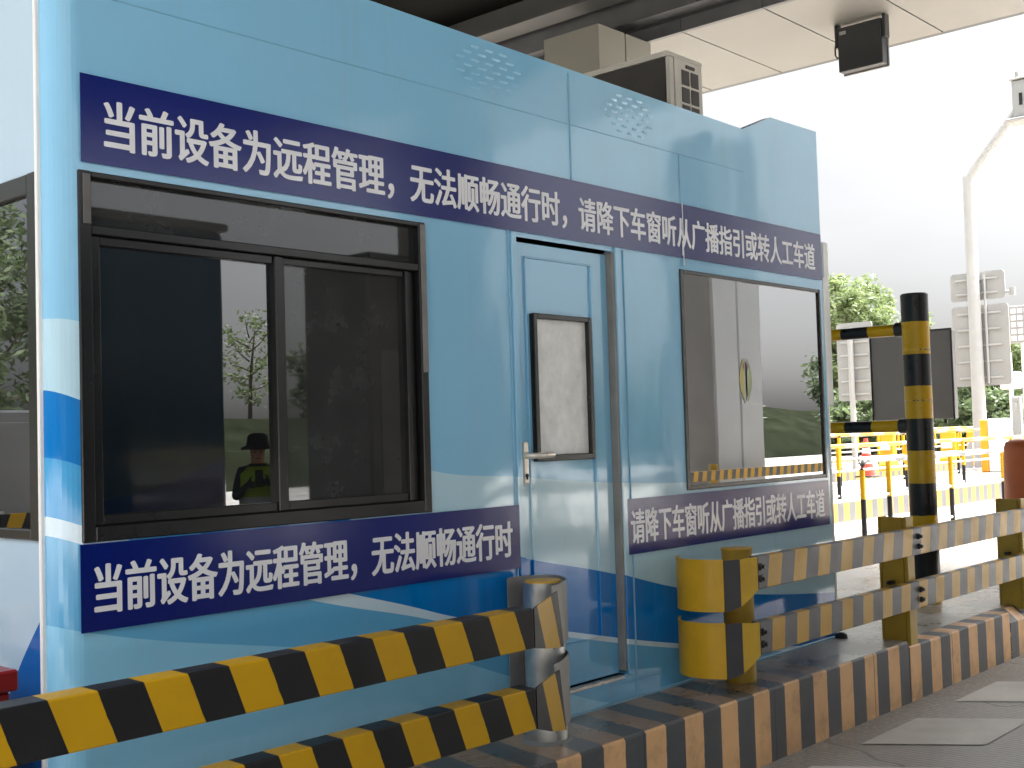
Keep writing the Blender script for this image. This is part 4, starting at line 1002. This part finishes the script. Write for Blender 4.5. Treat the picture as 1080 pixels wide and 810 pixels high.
# trees on the other sides of the plaza (mirrored in the glass)
for i, (x, y, h, w) in enumerate(((-12, 40, 10, 6), (-17, 44, 11, 7), (-22, 42, 9.5, 6), (-14, 50, 12, 7), (-9, 46, 9, 5.5))):
    tree('tree', x, y, h, w, 'leafy tree beyond the lanes, mirrored in the end window', 90+i, 1, 5000, 0.25, 0.12, group='trees mirrored in the end window')
for i, (x, y, h, w) in enumerate(((34, -34, 6, 5), (40, -20, 5, 5), (52, -28, 6, 6), (62, -24, 6, 6), (30.8, -36, 4.6, 3.0))):
    tree('tree', x, y, h, w, 'leafy tree across the lanes, mirrored in the front windows', 120+i, 1 if i < 4 else 0, 3500 if i < 4 else 700, 0.25 if i < 4 else 0.16, 0.15, group='trees mirrored in the front windows', z0=ROAD if i < 4 else 2.3)

# ------------------------------------------------------------------ light
SUN_EL, SUN_AZ = math.radians(52), math.radians(-35)     # azimuth measured from +X
w = bpy.data.worlds.new('World'); S.world = w; w.use_nodes = True
nt = w.node_tree; bg = nt.nodes['Background']
sky = nt.nodes.new('ShaderNodeTexSky'); sky.sky_type = 'NISHITA'; sky.sun_disc = False
sky.sun_elevation = SUN_EL; sky.sun_rotation = math.pi/2-SUN_AZ; sky.air_density = 1.0; sky.dust_density = 5.0; sky.ozone_density = 1.0
hs = nt.nodes.new('ShaderNodeHueSaturation'); hs.inputs['Saturation'].default_value = 0.16
tc = nt.nodes.new('ShaderNodeTexCoord'); sx = nt.nodes.new('ShaderNodeSeparateXYZ'); nt.links.new(tc.outputs['Generated'], sx.inputs[0])
mr = nt.nodes.new('ShaderNodeMapRange'); nt.links.new(sx.outputs[2], mr.inputs[0])
for k_, v_ in ((1, 0.42), (2, 0.9), (3, 0.37), (4, 4.4)): mr.inputs[k_].default_value = v_
cn = nt.nodes.new('ShaderNodeTexNoise'); cmap = nt.nodes.new('ShaderNodeMapping'); nt.links.new(tc.outputs['Generated'], cmap.inputs[0]); cmap.inputs['Scale'].default_value = (1.0, 1.0, 3.5)
nt.links.new(cmap.outputs[0], cn.inputs['Vector']); cn.inputs['Scale'].default_value = 2.6; cn.inputs['Detail'].default_value = 6.0; cn.inputs['Roughness'].default_value = 0.55
cr = nt.nodes.new('ShaderNodeMapRange'); nt.links.new(cn.outputs[0], cr.inputs[0])
for k_, v_ in ((1, 0.3), (2, 0.7), (3, 0.93), (4, 1.06)): cr.inputs[k_].default_value = v_
mm = nt.nodes.new('ShaderNodeMath'); mm.operation = 'MULTIPLY'; nt.links.new(mr.outputs[0], mm.inputs[0]); nt.links.new(cr.outputs[0], mm.inputs[1])
vm = nt.nodes.new('ShaderNodeVectorMath'); vm.operation = 'SCALE'
nt.links.new(sky.outputs[0], hs.inputs['Color']); nt.links.new(hs.outputs[0], vm.inputs[0]); nt.links.new(mm.outputs[0], vm.inputs['Scale']); nt.links.new(vm.outputs[0], bg.inputs[0]); bg.inputs[1].default_value = 0.15
sd = bpy.data.lights.new('sun', 'SUN'); sd.energy = 1.7; sd.angle = math.radians(14); sd.color = (1.0, 0.965, 0.91)
so = bpy.data.objects.new('sun', sd); COL.objects.link(so)
d = Vector((math.cos(SUN_EL)*math.cos(SUN_AZ), math.cos(SUN_EL)*math.sin(SUN_AZ), math.sin(SUN_EL)))
so.rotation_euler = d.to_track_quat('Z', 'Y').to_euler(); so.location = d*60

# ------------------------------------------------------------------ camera
cd = bpy.data.cameras.new('camera'); co = bpy.data.objects.new('camera', cd); COL.objects.link(co)
c_, v1, v2 = Vector((540, 405)), Vector((1689, 428)), Vector((-890, 505))
f = math.sqrt(-((v1-c_).dot(v2-c_)))
X = Vector((*(v1-c_), f)).normalized(); Y = Vector((*(v2-c_), f)).normalized(); Z = X.cross(Y)
Rm = Matrix((X, Y, Z))          # camera(x right, y down, z forward) -> world
right, up, back = Rm @ Vector((1, 0, 0)), Rm @ Vector((0, -1, 0)), Rm @ Vector((0, 0, -1))
mw = Matrix((right, up, back)).transposed().to_4x4(); mw.translation = Vector((0, 0, 1.15))
co.matrix_world = mw
cd.sensor_width = 36; cd.lens = f/1080*36; cd.clip_end = 2000; cd.clip_start = 0.05
S.camera = co
S.view_settings.view_transform = 'Standard'; S.view_settings.look = 'None'; S.view_settings.gamma = 1.0
S.view_settings.exposure = 2.14
